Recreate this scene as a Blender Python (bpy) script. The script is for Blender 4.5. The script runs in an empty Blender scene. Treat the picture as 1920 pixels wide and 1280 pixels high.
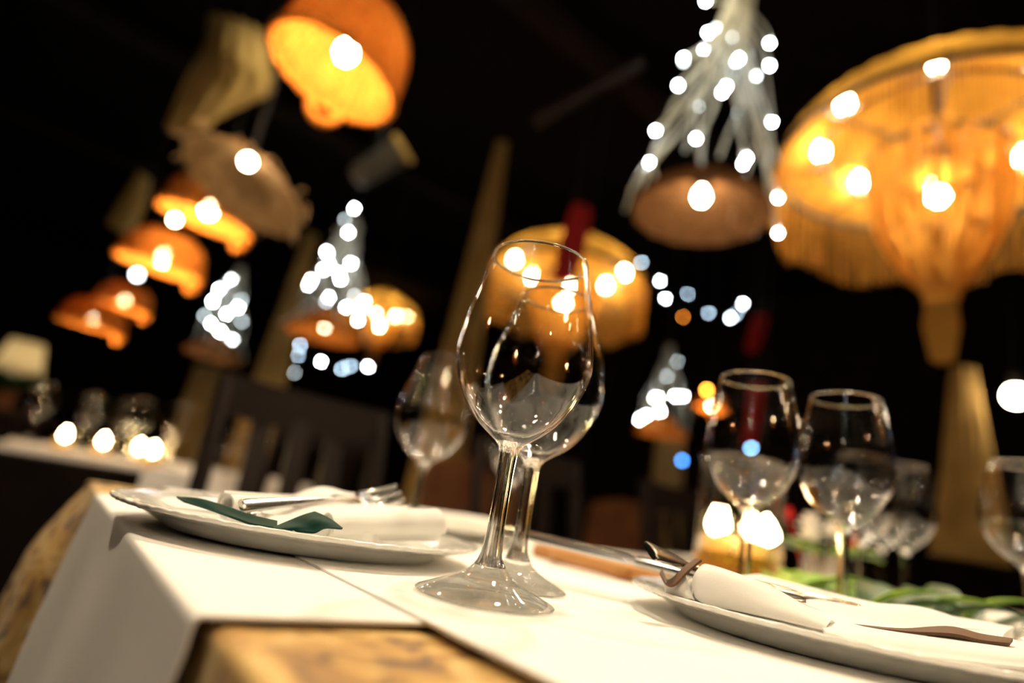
import bpy, math, random
import numpy as np
from mathutils import Vector, Matrix, Quaternion
PI = math.pi
rnd = random.Random(7)
SC = bpy.context.scene
COL = SC.collection

# ------------------------------------------------------------------ camera
FPX, PITCH, ROLL, CAMH = 1118.66, math.radians(15.618), math.radians(9.8946), 0.0486
_F = np.array([0, math.cos(PITCH), math.sin(PITCH)])
_R0 = np.array([1.0, 0, 0]); _U0 = np.cross(_R0, _F)
_R = math.cos(ROLL) * _R0 + math.sin(ROLL) * _U0
_U = -math.sin(ROLL) * _R0 + math.cos(ROLL) * _U0
_C = np.array([0, 0, CAMH])
cd = bpy.data.cameras.new('camera')
cam = bpy.data.objects.new('camera', cd); COL.objects.link(cam)
cam.matrix_world = Matrix(((_R[0], _U[0], -_F[0], _C[0]), (_R[1], _U[1], -_F[1], _C[1]),
                           (_R[2], _U[2], -_F[2], _C[2]), (0, 0, 0, 1)))
cd.sensor_width = 36.0
cd.lens = 36.0 * FPX / 1920.0
cd.clip_start = 0.01; cd.clip_end = 60
cd.dof.use_dof = True
cd.dof.focus_distance = 0.325
cd.dof.aperture_fstop = 2.15
SC.camera = cam
# ------------------------------------------------------------------ world, exposure
w = bpy.data.worlds.new('world'); SC.world = w; w.use_nodes = True
w.node_tree.nodes['Background'].inputs[0].default_value = (1.0, 0.8, 0.6, 1)
w.node_tree.nodes['Background'].inputs[1].default_value = 0.0008
SC.view_settings.view_transform = 'Standard'
SC.view_settings.look = 'None'
SC.view_settings.gamma = 1.0
SC.view_settings.use_curve_mapping = False
SC.view_settings.exposure = 0.0
BULB_CHANDELIER, BULB_BASKET, LED_POWER, FLAME_POWER = 300.0, 420.0, 260.0, 420.0
# unseen ceiling spotlights over the tables, the last two added for fill: (t, s, aim t, aim s, watts)
SPOTS = ((1.15, 0.85, 0.45, 0.15, 215.0), (-0.60, 0.75, 0.25, 0.2, 120.0), (0.55, -0.75, 0.4, 0.2, 80.0), (0.6, 1.15, 0.1, 2.1, 80.0))


def at(px, py, Y):
    """the point of the place that is Y metres ahead of the camera and is seen at a pixel"""
    d = _F * FPX + _R * (px - 960) - _U * (py - 640)
    return Vector(_C + d * (Y / d[1]))


A = Vector((-0.585, 0.811, 0)); B = Vector((0.811, 0.585, 0)); O = Vector((-0.082, 0.209, 0))
ROT = math.atan2(B.y, B.x)


def W(t, s, z=0.0):
    """table frame: t runs along the table from its left end, s across it, z above the cloth"""
    q = O + A * s + B * t
    return Vector((q.x, q.y, z))


# ------------------------------------------------------------------ materials
MATS = {}


def nodes_of(name):
    m = bpy.data.materials.new(name); m.use_nodes = True
    nt = m.node_tree
    return m, nt, nt.nodes, nt.links, nt.nodes['Principled BSDF']


def mat(name, col, rough=0.5, metal=0.0, trans=0.0, ior=1.45, emit=None, strength=0.0, noise=None, bump=None, sss=0.0, coat=0.0, sheen=0.0, spec=None):
    m, nt, N, L, p = nodes_of(name)
    p.inputs['Base Color'].default_value = (*col, 1)
    p.inputs['Roughness'].default_value = rough
    p.inputs['Metallic'].default_value = metal
    p.inputs['Transmission Weight'].default_value = trans
    p.inputs['IOR'].default_value = ior
    p.inputs['Coat Weight'].default_value = coat
    p.inputs['Sheen Weight'].default_value = sheen
    if spec is not None:
        p.inputs['Specular IOR Level'].default_value = spec
    if emit:
        p.inputs['Emission Color'].default_value = (*emit, 1)
        p.inputs['Emission Strength'].default_value = strength
    tc = N.new('ShaderNodeTexCoord')
    if noise:
        sc, col2, detail = noise
        n = N.new('ShaderNodeTexNoise'); n.inputs['Scale'].default_value = sc; n.inputs['Detail'].default_value = detail
        r = N.new('ShaderNodeValToRGB')
        r.color_ramp.elements[0].color = (*col, 1); r.color_ramp.elements[0].position = 0.35
        r.color_ramp.elements[1].color = (*col2, 1); r.color_ramp.elements[1].position = 0.65
        L.new(tc.outputs['Object'], n.inputs['Vector']); L.new(n.outputs['Fac'], r.inputs['Fac'])
        L.new(r.outputs['Color'], p.inputs['Base Color'])
    if bump:
        sc, st, dist = bump
        n2 = N.new('ShaderNodeTexNoise'); n2.inputs['Scale'].default_value = sc; n2.inputs['Detail'].default_value = 3
        b = N.new('ShaderNodeBump'); b.inputs['Strength'].default_value = st; b.inputs['Distance'].default_value = dist
        L.new(tc.outputs['Object'], n2.inputs['Vector']); L.new(n2.outputs['Fac'], b.inputs['Height'])
        L.new(b.outputs['Normal'], p.inputs['Normal'])
    MATS[name] = m
    return m


def mat_emit(name, col, s):
    m = bpy.data.materials.new(name); m.use_nodes = True
    N = m.node_tree.nodes; N.clear()
    e = N.new('ShaderNodeEmission'); o = N.new('ShaderNodeOutputMaterial')
    e.inputs[0].default_value = (*col, 1); e.inputs[1].default_value = s
    m.node_tree.links.new(e.outputs[0], o.inputs[0])
    MATS[name] = m
    return m


def mat_cloth_trans(name, col, tcol, fac, noise=None):
    """thin fabric or straw that lets some light through"""
    m = bpy.data.materials.new(name); m.use_nodes = True
    nt = m.node_tree; N = nt.nodes; L = nt.links; N.clear()
    d = N.new('ShaderNodeBsdfDiffuse'); t = N.new('ShaderNodeBsdfTranslucent'); x = N.new('ShaderNodeMixShader')
    o = N.new('ShaderNodeOutputMaterial')
    d.inputs[0].default_value = (*col, 1); t.inputs[0].default_value = (*tcol, 1); x.inputs[0].default_value = fac
    if noise:
        sc, c2 = noise
        tc = N.new('ShaderNodeTexCoord'); n = N.new('ShaderNodeTexNoise'); n.inputs['Scale'].default_value = sc
        r = N.new('ShaderNodeValToRGB'); r.color_ramp.elements[0].position = 0.35; r.color_ramp.elements[1].position = 0.65
        r.color_ramp.elements[0].color = (*col, 1); r.color_ramp.elements[1].color = (*c2, 1)
        L.new(tc.outputs['Object'], n.inputs['Vector']); L.new(n.outputs['Fac'], r.inputs['Fac']); L.new(r.outputs['Color'], d.inputs[0])
    L.new(d.outputs[0], x.inputs[1]); L.new(t.outputs[0], x.inputs[2]); L.new(x.outputs[0], o.inputs[0])
    MATS[name] = m
    return m


def mat_glass(name, tint=(1, 1, 1), rough=0.0, clear=0.35):
    """clear glass: refraction, with a share of straight-through light as thin walls have"""
    m = bpy.data.materials.new(name); m.use_nodes = True
    nt = m.node_tree; N = nt.nodes; L = nt.links; N.clear()
    g = N.new('ShaderNodeBsdfGlass'); g.inputs['IOR'].default_value = 1.5; g.inputs['Roughness'].default_value = rough
    g.inputs['Color'].default_value = (*tint, 1)
    t = N.new('ShaderNodeBsdfTransparent'); t.inputs[0].default_value = (*tint, 1)
    x = N.new('ShaderNodeMixShader'); x.inputs[0].default_value = clear
    o = N.new('ShaderNodeOutputMaterial')
    L.new(g.outputs[0], x.inputs[1]); L.new(t.outputs[0], x.inputs[2]); L.new(x.outputs[0], o.inputs[0])
    MATS[name] = m
    return m


def mat_thin_glass(name):
    """wall of a thin bowl: straight-through light, mirror reflection growing towards the edges"""
    m = bpy.data.materials.new(name); m.use_nodes = True
    nt = m.node_tree; N = nt.nodes; L = nt.links; N.clear()
    lw = N.new('ShaderNodeLayerWeight'); lw.inputs[0].default_value = 0.5
    pw = N.new('ShaderNodeMath'); pw.operation = 'POWER'; pw.inputs[1].default_value = 5.0
    ma = N.new('ShaderNodeMath'); ma.operation = 'MULTIPLY_ADD'; ma.inputs[1].default_value = 0.95; ma.inputs[2].default_value = 0.026
    g = N.new('ShaderNodeBsdfGlossy'); g.inputs['Roughness'].default_value = 0.0; g.inputs[0].default_value = (1, 1, 1, 1)
    t = N.new('ShaderNodeBsdfTransparent'); t.inputs[0].default_value = (0.992, 0.994, 0.99, 1)
    x = N.new('ShaderNodeMixShader'); o = N.new('ShaderNodeOutputMaterial')
    L.new(lw.outputs['Facing'], pw.inputs[0]); L.new(pw.outputs[0], ma.inputs[0]); L.new(ma.outputs[0], x.inputs[0])
    L.new(t.outputs[0], x.inputs[1]); L.new(g.outputs[0], x.inputs[2]); L.new(x.outputs[0], o.inputs[0])
    MATS[name] = m
    return m


mat_thin_glass('glass_bowl')
mat_glass('glass', (0.985, 0.99, 0.975), 0.0, 0.3)
mat_glass('glass_rim', (0.99, 0.99, 0.98), 0.0, 0.0)
mat_glass('glass_vase', (0.97, 0.96, 0.93), 0.0, 0.4)
mat('amber_oil', (0.85, 0.55, 0.06), 0.02, trans=1.0, ior=1.33)
mat('porcelain', (0.86, 0.86, 0.82), 0.12, coat=0.4, bump=(160, 0.15, 0.002))
mat('linen', (0.84, 0.83, 0.80), 0.85, bump=(1400, 0.2, 0.0006), sheen=0.2)
mat('tablecloth_white', (0.82, 0.81, 0.79), 0.9, bump=(1100, 0.15, 0.0006))
mat('green_satin', (0.002, 0.036, 0.026), 0.6, spec=0.2)
mat('brown_ribbon', (0.10, 0.045, 0.018), 0.6)
mat('steel', (0.55, 0.53, 0.50), 0.18, metal=1.0)
mat('dark_wood', (0.003, 0.0015, 0.001), 0.8, noise=(9, (0.006, 0.003, 0.0015), 4), spec=0.15)
mat('chair_wood', (0.005, 0.002, 0.001), 0.5, noise=(14, (0.009, 0.003, 0.0015), 4), spec=0.25)
mat('rust_velvet', (0.075, 0.022, 0.006), 0.95, noise=(7, (0.12, 0.045, 0.012), 3))
mat('board_wood', (0.48, 0.21, 0.055), 0.45, noise=(30, (0.60, 0.30, 0.09), 4))
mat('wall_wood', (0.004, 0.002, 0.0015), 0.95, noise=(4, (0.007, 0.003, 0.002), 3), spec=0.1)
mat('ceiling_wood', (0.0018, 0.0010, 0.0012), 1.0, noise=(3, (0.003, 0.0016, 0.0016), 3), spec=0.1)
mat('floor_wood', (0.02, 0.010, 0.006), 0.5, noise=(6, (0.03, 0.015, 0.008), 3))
mat('grey_plaster', (0.05, 0.045, 0.04), 0.9)
mat('black_metal', (0.02, 0.02, 0.02), 0.4, metal=0.6)
mat('grey_metal', (0.07, 0.07, 0.065), 0.5, metal=0.3)
mat('cord_black', (0.01, 0.01, 0.01), 0.6)
mat('wax', (0.9, 0.8, 0.6), 0.5)
mat('leaf_green', (0.24, 0.40, 0.025), 0.45, noise=(40, (0.10, 0.24, 0.015), 2))
mat('leaf_dark', (0.02, 0.07, 0.012), 0.45)
mat('petal_white', (0.8, 0.78, 0.74), 0.8)
mat('petal_red', (0.55, 0.01, 0.015), 0.7)
mat('red_cloth', (0.35, 0.008, 0.008), 0.9)
mat_cloth_trans('burlap', (0.62, 0.46, 0.17), (0.5, 0.33, 0.12), 0.25, (12, (0.50, 0.36, 0.12)))
mat_cloth_trans('drape', (0.36, 0.24, 0.085), (0.3, 0.18, 0.05), 0.2, (8, (0.28, 0.18, 0.06)))
mat_cloth_trans('gold_fringe', (0.60, 0.36, 0.08), (0.85, 0.50, 0.10), 0.55)
mat_cloth_trans('gold_silk', (0.55, 0.32, 0.07), (0.75, 0.44, 0.09), 0.45)
mat_cloth_trans('gold_crown', (0.24, 0.125, 0.020), (0.50, 0.28, 0.05), 0.16, (14, (0.15, 0.075, 0.012)))
mat_cloth_trans('wicker', (0.40, 0.125, 0.018), (0.4, 0.10, 0.012), 0.05, (60, (0.56, 0.22, 0.04)))
mat_cloth_trans('wicker_brown', (0.17, 0.075, 0.028), (0.2, 0.09, 0.03), 0.2, (50, (0.30, 0.15, 0.06)))
mat_cloth_trans('straw', (0.75, 0.52, 0.28), (0.4, 0.25, 0.1), 0.2, (30, (0.50, 0.32, 0.15)))
mat_cloth_trans('clear_cable', (0.75, 0.75, 0.66), (0.7, 0.7, 0.6), 0.5)
mat_cloth_trans('wax_glow', (0.9, 0.8, 0.6), (0.95, 0.75, 0.4), 0.6)
mat_cloth_trans('lamp_paper', (0.5, 0.42, 0.25), (0.45, 0.38, 0.22), 0.6)
WARM = (1.0, 0.76, 0.46)
mat_emit('bulb_chandelier', WARM, BULB_CHANDELIER)
mat_emit('bulb_basket', (1.0, 0.70, 0.38), BULB_BASKET)
mat_emit('bulb_small', (1.0, 0.80, 0.55), 70)
mat_emit('led_white', (0.88, 0.96, 1.0), LED_POWER)
mat_emit('led_dim', (0.80, 0.92, 0.95), 24)
mat_emit('led_soft', (0.60, 0.82, 1.0), 75)
mat_emit('led_orange', (1.0, 0.30, 0.03), 60)
mat_emit('led_blue', (0.06, 0.28, 0.9), 30)
mat_emit('led_sky', (0.25, 0.55, 1.0), 40)
mat_emit('led_green', (0.02, 0.6, 0.05), 14)
mat_emit('flame', (1.0, 0.70, 0.32), FLAME_POWER)


def brocade():
    m, nt, N, L, p = nodes_of('gold_brocade')
    tc = N.new('ShaderNodeTexCoord')
    n1 = N.new('ShaderNodeTexNoise'); n1.inputs['Scale'].default_value = 38; n1.inputs['Detail'].default_value = 2.5; n1.inputs['Distortion'].default_value = 1.2
    r1 = N.new('ShaderNodeValToRGB'); e = r1.color_ramp.elements
    e[0].position = 0.36; e[0].color = (0.10, 0.045, 0.010, 1)
    e[1].position = 0.62; e[1].color = (0.68, 0.47, 0.16, 1)
    k = e.new(0.44); k.color = (0.38, 0.19, 0.022, 1)
    k = e.new(0.53); k.color = (0.56, 0.33, 0.06, 1)
    L.new(tc.outputs['Object'], n1.inputs['Vector']); L.new(n1.outputs['Fac'], r1.inputs['Fac'])
    L.new(r1.outputs['Color'], p.inputs['Base Color'])
    p.inputs['Roughness'].default_value = 0.55
    p.inputs['Sheen Weight'].default_value = 0.3
    b = N.new('ShaderNodeBump'); b.inputs['Strength'].default_value = 0.3; b.inputs['Distance'].default_value = 0.001
    L.new(n1.outputs['Fac'], b.inputs['Height']); L.new(b.outputs['Normal'], p.inputs['Normal'])
    MATS['gold_brocade'] = m


brocade()


# ------------------------------------------------------------------ mesh helpers
def frame_for(d):
    d = Vector(d).normalized()
    u = Vector((0, 0, 1)) if abs(d.z) < 0.9 else Vector((1, 0, 0))
    x = u.cross(d).normalized(); y = d.cross(x).normalized()
    return x, y, d


def cr(pts, n):
    """Catmull-Rom resampling of a list of vectors to n points"""
    P = [np.array(p, float) for p in pts]
    if len(P) == 1:
        return [Vector(P[0])] * n
    Q = [2 * P[0] - P[1]] + P + [2 * P[-1] - P[-2]]
    out = []
    for i in range(n):
        u = i / (n - 1) * (len(P) - 1); k = min(int(u), len(P) - 2); t = u - k
        a, b, c, d = Q[k], Q[k + 1], Q[k + 2], Q[k + 3]
        q = 0.5 * (2 * b + (c - a) * t + (2 * a - 5 * b + 4 * c - d) * t * t + (3 * b - a - 3 * c + d) * t ** 3)
        out.append(Vector(q))
    return out


class MB:
    def __init__(s):
        s.v = []; s.f = []

    def add(s, v, f):
        o = len(s.v); s.v += [Vector(p) for p in v]; s.f += [[i + o for i in q] for q in f]
        return s

    def lathe(s, prof, seg=48, c=(0, 0, 0), loop=False, mod=None):
        """revolve (r, z) profile about z; poles at r=0 become fans"""
        c = Vector(c); rings = []; v = []; f = []
        for r, z in prof:
            if r < 1e-6:
                rings.append([len(v)]); v.append(c + Vector((0, 0, z)))
            else:
                ids = []
                for k in range(seg):
                    th = 2 * PI * k / seg
                    dr, dz = mod(th, r, z) if mod else (0, 0)
                    ids.append(len(v)); v.append(c + Vector(((r + dr) * math.cos(th), (r + dr) * math.sin(th), z + dz)))
                rings.append(ids)
        n = len(rings)
        for i in range(n if loop else n - 1):
            a, b = rings[i], rings[(i + 1) % n]
            if len(a) == 1 and len(b) == 1:
                continue
            for k in range(seg):
                k2 = (k + 1) % seg
                if len(a) == 1:
                    f.append([a[0], b[k2], b[k]])
                elif len(b) == 1:
                    f.append([a[k], a[k2], b[0]])
                else:
                    f.append([a[k], a[k2], b[k2], b[k]])
        return s.add(v, f)

    def tube(s, path, r, seg=8, closed=False, flat=1.0):
        P = [Vector(p) for p in path]; n = len(P); v = []; f = []
        rr = r if isinstance(r, (list, tuple)) else [r] * n
        x = None
        for i in range(n):
            if closed:
                d = P[(i + 1) % n] - P[i - 1]
            else:
                d = P[min(i + 1, n - 1)] - P[max(i - 1, 0)]
            d = d.normalized() if d.length > 1e-9 else Vector((0, 0, 1))
            if x is None:
                x, y, _ = frame_for(d)
            else:
                x = (x - d * x.dot(d)); x = x.normalized() if x.length > 1e-6 else frame_for(d)[0]
                y = d.cross(x)
            for k in range(seg):
                th = 2 * PI * k / seg
                v.append(P[i] + x * (rr[i] * math.cos(th)) + y * (rr[i] * flat * math.sin(th)))
        m = n if closed else n - 1
        for i in range(m):
            j = (i + 1) % n
            for k in range(seg):
                k2 = (k + 1) % seg
                f.append([i * seg + k, i * seg + k2, j * seg + k2, j * seg + k])
        if not closed:
            f.append(list(range(seg))[::-1]); f.append([(n - 1) * seg + k for k in range(seg)])
        return s.add(v, f)

    def box(s, c, size, rot=0.0, tilt=None):
        c = Vector(c); M = Matrix.Rotation(rot, 3, 'Z')
        if tilt is not None:
            M = M @ tilt
        x, y, z = [q / 2 for q in size]
        v = [c + M @ Vector((a * x, b * y, d * z)) for a in (-1, 1) for b in (-1, 1) for d in (-1, 1)]
        return s.add(v, [[0, 1, 3, 2], [4, 6, 7, 5], [0, 4, 5, 1], [2, 3, 7, 6], [0, 2, 6, 4], [1, 5, 7, 3]])

    def ball(s, c, r, seg=14, rings=9, sc=(1, 1, 1)):
        c = Vector(c); v = [c + Vector((0, 0, -r * sc[2]))]; f = []
        for i in range(1, rings):
            ph = -PI / 2 + PI * i / rings
            for k in range(seg):
                th = 2 * PI * k / seg
                v.append(c + Vector((r * sc[0] * math.cos(ph) * math.cos(th), r * sc[1] * math.cos(ph) * math.sin(th), r * sc[2] * math.sin(ph))))
        v.append(c + Vector((0, 0, r * sc[2])))
        for k in range(seg):
            f.append([0, 1 + (k + 1) % seg, 1 + k])
            for i in range(rings - 2):
                a = 1 + i * seg; b = a + seg
                f.append([a + k, a + (k + 1) % seg, b + (k + 1) % seg, b + k])
            a = 1 + (rings - 2) * seg
            f.append([a + k, a + (k + 1) % seg, len(v) - 1])
        return s.add(v, f)

    def sheet(s, grid, th=0.0012, nu=None, nv=None):
        """a thick sheet through a grid of control points"""
        if nu:
            rows = [cr(r, nv) for r in grid]
            cols = [cr([rows[i][j] for i in range(len(rows))], nu) for j in range(nv)]
            grid = [[cols[j][i] for j in range(nv)] for i in range(nu)]
        n, m = len(grid), len(grid[0]); N = []
        for i in range(n):
            for j in range(m):
                du = grid[min(i + 1, n - 1)][j] - grid[max(i - 1, 0)][j]
                dv = grid[i][min(j + 1, m - 1)] - grid[i][max(j - 1, 0)]
                q = du.cross(dv)
                N.append(q.normalized() if q.length > 1e-12 else Vector((0, 0, 1)))
        v = [grid[i][j] + N[i * m + j] * (th / 2) for i in range(n) for j in range(m)]
        v += [grid[i][j] - N[i * m + j] * (th / 2) for i in range(n) for j in range(m)]
        f = []; k = n * m
        for i in range(n - 1):
            for j in range(m - 1):
                a, b, c, d = i * m + j, i * m + j + 1, (i + 1) * m + j + 1, (i + 1) * m + j
                f.append([d, c, b, a]); f.append([k + a, k + b, k + c, k + d])
        ring = [j for j in range(m)] + [i * m + m - 1 for i in range(1, n)] + [(n - 1) * m + j for j in range(m - 2, -1, -1)] + [i * m for i in range(n - 2, 0, -1)]
        for q in range(len(ring)):
            a, b = ring[q], ring[(q + 1) % len(ring)]
            f.append([a, b, k + b, k + a])
        return s.add(v, f)

    def build(s, name, m, parent=None, world=True, smooth=True, loc=None, bevel=0.0, sub=0, sharp=65):
        """one mesh object; with a parent the points are taken relative to it"""
        me = bpy.data.meshes.new(name)
        off = Vector((0, 0, 0))
        if parent is not None and world:
            q = parent
            while q is not None:
                off += q.location; q = q.parent
        if loc is not None:
            off += Vector(loc)
        me.from_pydata([tuple(p - off) for p in s.v], [], s.f)
        me.validate(); me.update()
        import bmesh
        bm = bmesh.new(); bm.from_mesh(me); bmesh.ops.recalc_face_normals(bm, faces=bm.faces); bm.to_mesh(me); bm.free()
        if smooth:
            for p in me.polygons:
                p.use_smooth = True
        if sharp:
            me.set_sharp_from_angle(angle=math.radians(sharp))
        me.materials.append(MATS[m])
        o = bpy.data.objects.new(name, me); COL.objects.link(o)
        if parent is not None:
            o.parent = parent
        elif loc is not None:
            o.location = loc
        if bevel:
            b = o.modifiers.new('bevel', 'BEVEL'); b.width = bevel; b.segments = 2; b.limit_method = 'ANGLE'
        if sub:
            b = o.modifiers.new('subsurf', 'SUBSURF'); b.levels = sub; b.render_levels = sub
        if not smooth or bevel:
            pass
        return o


def thing(name, label, cat, loc=(0, 0, 0), rotz=0.0, group=None):
    o = bpy.data.objects.new(name, None); COL.objects.link(o)
    o.location = loc; o.rotation_euler = (0, 0, rotz); o.empty_display_size = 0.05
    o['label'] = label; o['category'] = cat
    if group:
        o['group'] = group
    return o


def tag(o, label, cat, group=None):
    o['label'] = label; o['category'] = cat
    if group:
        o['group'] = group
    return o


def struct(o):
    o['kind'] = 'structure'
    return o


def copy_tree(o, loc, rotz=None, label=None, scale=None):
    def rec(src, par):
        c = src.copy(); COL.objects.link(c)
        if par is not None:
            c.parent = par
        for ch in src.children:
            rec(ch, c)
        return c
    r = rec(o, None); r.location = loc
    if rotz is not None:
        r.rotation_euler = (0, 0, rotz)
    if scale is not None:
        r.scale = (scale, scale, scale)
    if label:
        r['label'] = label
    return r


FLOOR, CEIL = -0.75, 2.40
# ================================================================== the room
T0, T1, S0, S1 = -3.2, 5.0, -3.0, 9.5


def slab(name, t0, t1, s0, s1, z0, z1, m):
    b = MB(); b.box(W((t0 + t1) / 2, (s0 + s1) / 2, (z0 + z1) / 2), (t1 - t0, s1 - s0, z1 - z0), ROT)
    return struct(b.build(name, m, smooth=False))


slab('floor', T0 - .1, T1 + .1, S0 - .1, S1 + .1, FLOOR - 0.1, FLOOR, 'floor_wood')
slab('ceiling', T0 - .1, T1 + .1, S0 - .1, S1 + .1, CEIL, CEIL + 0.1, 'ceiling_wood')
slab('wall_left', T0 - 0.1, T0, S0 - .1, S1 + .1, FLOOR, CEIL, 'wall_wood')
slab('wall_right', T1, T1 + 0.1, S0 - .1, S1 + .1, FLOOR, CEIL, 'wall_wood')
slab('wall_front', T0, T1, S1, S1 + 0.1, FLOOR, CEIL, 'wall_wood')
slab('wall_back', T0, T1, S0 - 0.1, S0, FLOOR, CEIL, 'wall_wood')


def log_beam(name, p0, p1, r, m='dark_wood'):
    b = MB(); n = 24; path = [Vector(p0).lerp(Vector(p1), i / (n - 1)) for i in range(n)]
    rr = [r * (1 + 0.06 * math.sin(i * 1.7) + 0.04 * rnd.uniform(-1, 1)) for i in range(n)]
    b.tube(path, rr, 14)
    return struct(b.build(name, m))


for i, s in enumerate((1.7, 3.6, 5.5, 7.4)):
    log_beam('trim_%d' % (i + 1), W(T0, s, CEIL - 0.10), W(T1, s, CEIL - 0.10), 0.09)



def ceiling_spot(t, s, at_, as_, watts, label):
    p = W(t, s, CEIL - 0.16); d = (W(at_, as_, 0) - p).normalized()
    root = thing('ceiling_spotlight', label, 'spotlight', p, group='spotlights above the tables')
    q = d.to_track_quat('-Z', 'Y')
    M = q.to_matrix()
    b = MB(); b.lathe([(0, .09), (.035, .09), (.04, .07), (.042, -.03), (.039, -.03), (.037, .05), (0, .05)], 24)
    b.v = [M @ v for v in b.v]; b.build('can', 'black_metal', root, world=False)
    b = MB(); b.tube([(0, 0, .03), (0, 0, .16)], .008, 8); b.build('stem', 'black_metal', root, world=False)
    ld = bpy.data.lights.new('spotlight_lamp', 'SPOT'); ld.energy = watts; ld.color = (1.0, 0.82, 0.57)
    ld.spot_size = math.radians(70); ld.spot_blend = 0.6; ld.shadow_soft_size = 0.06
    o = bpy.data.objects.new('spotlight_lamp', ld); COL.objects.link(o); o.parent = root
    o.location = d * 0.02; o.rotation_euler = q.to_euler()


for q, lab in zip(SPOTS, ('ceiling spotlight above the right side of the near table', 'ceiling spotlight above the left end of the near table', 'unseen ceiling spotlight added as fill above the near side of the near table', 'unseen ceiling spotlight added above the left neighbouring table to light it')):
    ceiling_spot(*q, lab)

# ================================================================== the laid table
TS0, TS1, TT1 = -0.20, 0.67, 2.50


def draped(name, m, t0, t1, s0, s1, z, drop, rad, ripple, parent=None, rows=16, step=0.014, th=0.0015, flare=0.06):
    """a cloth over a rectangular top: rounded edge, hanging sides with folds, flared corners"""
    pts = []                                      # perimeter: (t, s, outward t, outward s, arc, cornerness)
    def side(a, b, o):
        L = math.hypot(b[0] - a[0], b[1] - a[1]); n = max(4, int(L / step))
        for i in range(n):
            q = i / n
            pts.append((a[0] + (b[0] - a[0]) * q, a[1] + (b[1] - a[1]) * q, o[0], o[1], 0.0))
    def corner(c, o0, o1):
        for i in range(10):
            th_ = i / 10 * PI / 2
            o = (o0[0] * math.cos(th_) + o1[0] * math.sin(th_), o0[1] * math.cos(th_) + o1[1] * math.sin(th_))
            pts.append((c[0], c[1], o[0], o[1], math.sin(2 * th_)))
    k = 0.002
    side((t0, s0), (t1, s0), (0, -1)); corner((t1, s0), (0, -1), (1, 0))
    side((t1, s0), (t1, s1), (1, 0)); corner((t1, s1), (1, 0), (0, 1))
    side((t1, s1), (t0, s1), (0, 1)); corner((t0, s1), (0, 1), (-1, 0))
    side((t0, s1), (t0, s0), (-1, 0)); corner((t0, s0), (-1, 0), (0, -1))
    n = len(pts); b = MB(); v = []; f = []
    prof = [(-rad - 0.02, 0.0), (-rad - 0.004, 0.0), (-rad, 0.0)] + [(-rad + rad * math.sin(q * PI / 10), -(rad - rad * math.cos(q * PI / 10))) for q in range(1, 6)]
    prof += [(0.0, -rad - (drop - rad) * (q / rows) ** 1.2) for q in range(1, rows + 1)]
    m_ = len(prof)
    for i, (t, s, ot, os_, cn) in enumerate(pts):
        for j, (o, dz) in enumerate(prof):
            d = max(0.0, (-dz - rad) / drop)
            out = o + ripple(t, s, ot, os_) * min(1, d * 6.0) + flare * cn * d ** 0.8 + (0.012 * d)
            v.append(W(t + ot * out, s + os_ * out, z + dz))
    for i in range(n):
        i2 = (i + 1) % n
        for j in range(m_ - 1):
            f.append([i * m_ + j, i2 * m_ + j, i2 * m_ + j + 1, i * m_ + j + 1])
    cx, cs = (t0 + t1) / 2, (s0 + s1) / 2; prev = [i * m_ for i in range(n)]
    for k_ in (0.85, 0.65, 0.4, 0.2):             # the flat top, ring by ring towards its middle
        cur = []
        for (t, s, ot, os_, cn) in pts:
            tt, ss = t - ot * (rad + 0.02), s - os_ * (rad + 0.02)
            cur.append(len(v)); v.append(W(cx + (tt - cx) * k_, cs + (ss - cs) * k_, z))
        for i in range(n):
            f.append([prev[i], cur[i], cur[(i + 1) % n], prev[(i + 1) % n]])
        prev = cur
    v.append(W(cx, cs, z))
    for i in range(n):
        f.append([prev[i], len(v) - 1, prev[(i + 1) % n]])
    b.add(v, f)
    o = b.build(name, m, parent, sharp=0)
    sd = o.modifiers.new('solid', 'SOLIDIFY'); sd.thickness = th; sd.offset = -1
    return o


tbl = thing('dining_table', 'long dining table under gold brocade and white cloths in the foreground', 'table', W(1.251, 0.235, FLOOR), ROT)
b = MB(); b.box((0, 0, 0.75 - 0.0225 - 0.006), (2.44, 0.83, 0.03)); b.build('tabletop', 'board_wood', tbl, world=False, smooth=False, bevel=0.004)
for sx in (-1, 1):
    for sy in (-1, 1):
        b = MB(); b.tube([(sx * 1.13, sy * 0.34, 0.0), (sx * 1.13, sy * 0.34, 0.35), (sx * 1.13, sy * 0.34, 0.71)], [0.022, 0.028, 0.032], 12)
        b.build('leg', 'chair_wood', tbl, world=False)


def gold_ripple(t, s, ot, os_):
    if ot < -0.5:                                 # the left end of the table
        if s > 0.47:
            return 0.020 * min(1, (s - 0.47) / 0.05) * (1 + 0.6 * math.sin(s * 70))
        if s < -0.004:
            q = min(1, (-0.004 - s) / 0.012)
            return q * (0.013 + 0.008 * math.sin(s * 95))
        return 0.0
    return 0.012 * math.sin((t * 38 + s * 38)) + 0.006 * math.sin(t * 71)


gold = draped('brocade_tablecloth', 'gold_brocade', 0.0045, TT1, TS0, TS1, -0.0025, 0.42, 0.005, gold_ripple)
tag(gold, 'gold and brown brocade tablecloth hanging under the white cloths of the near table', 'tablecloth')

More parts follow.
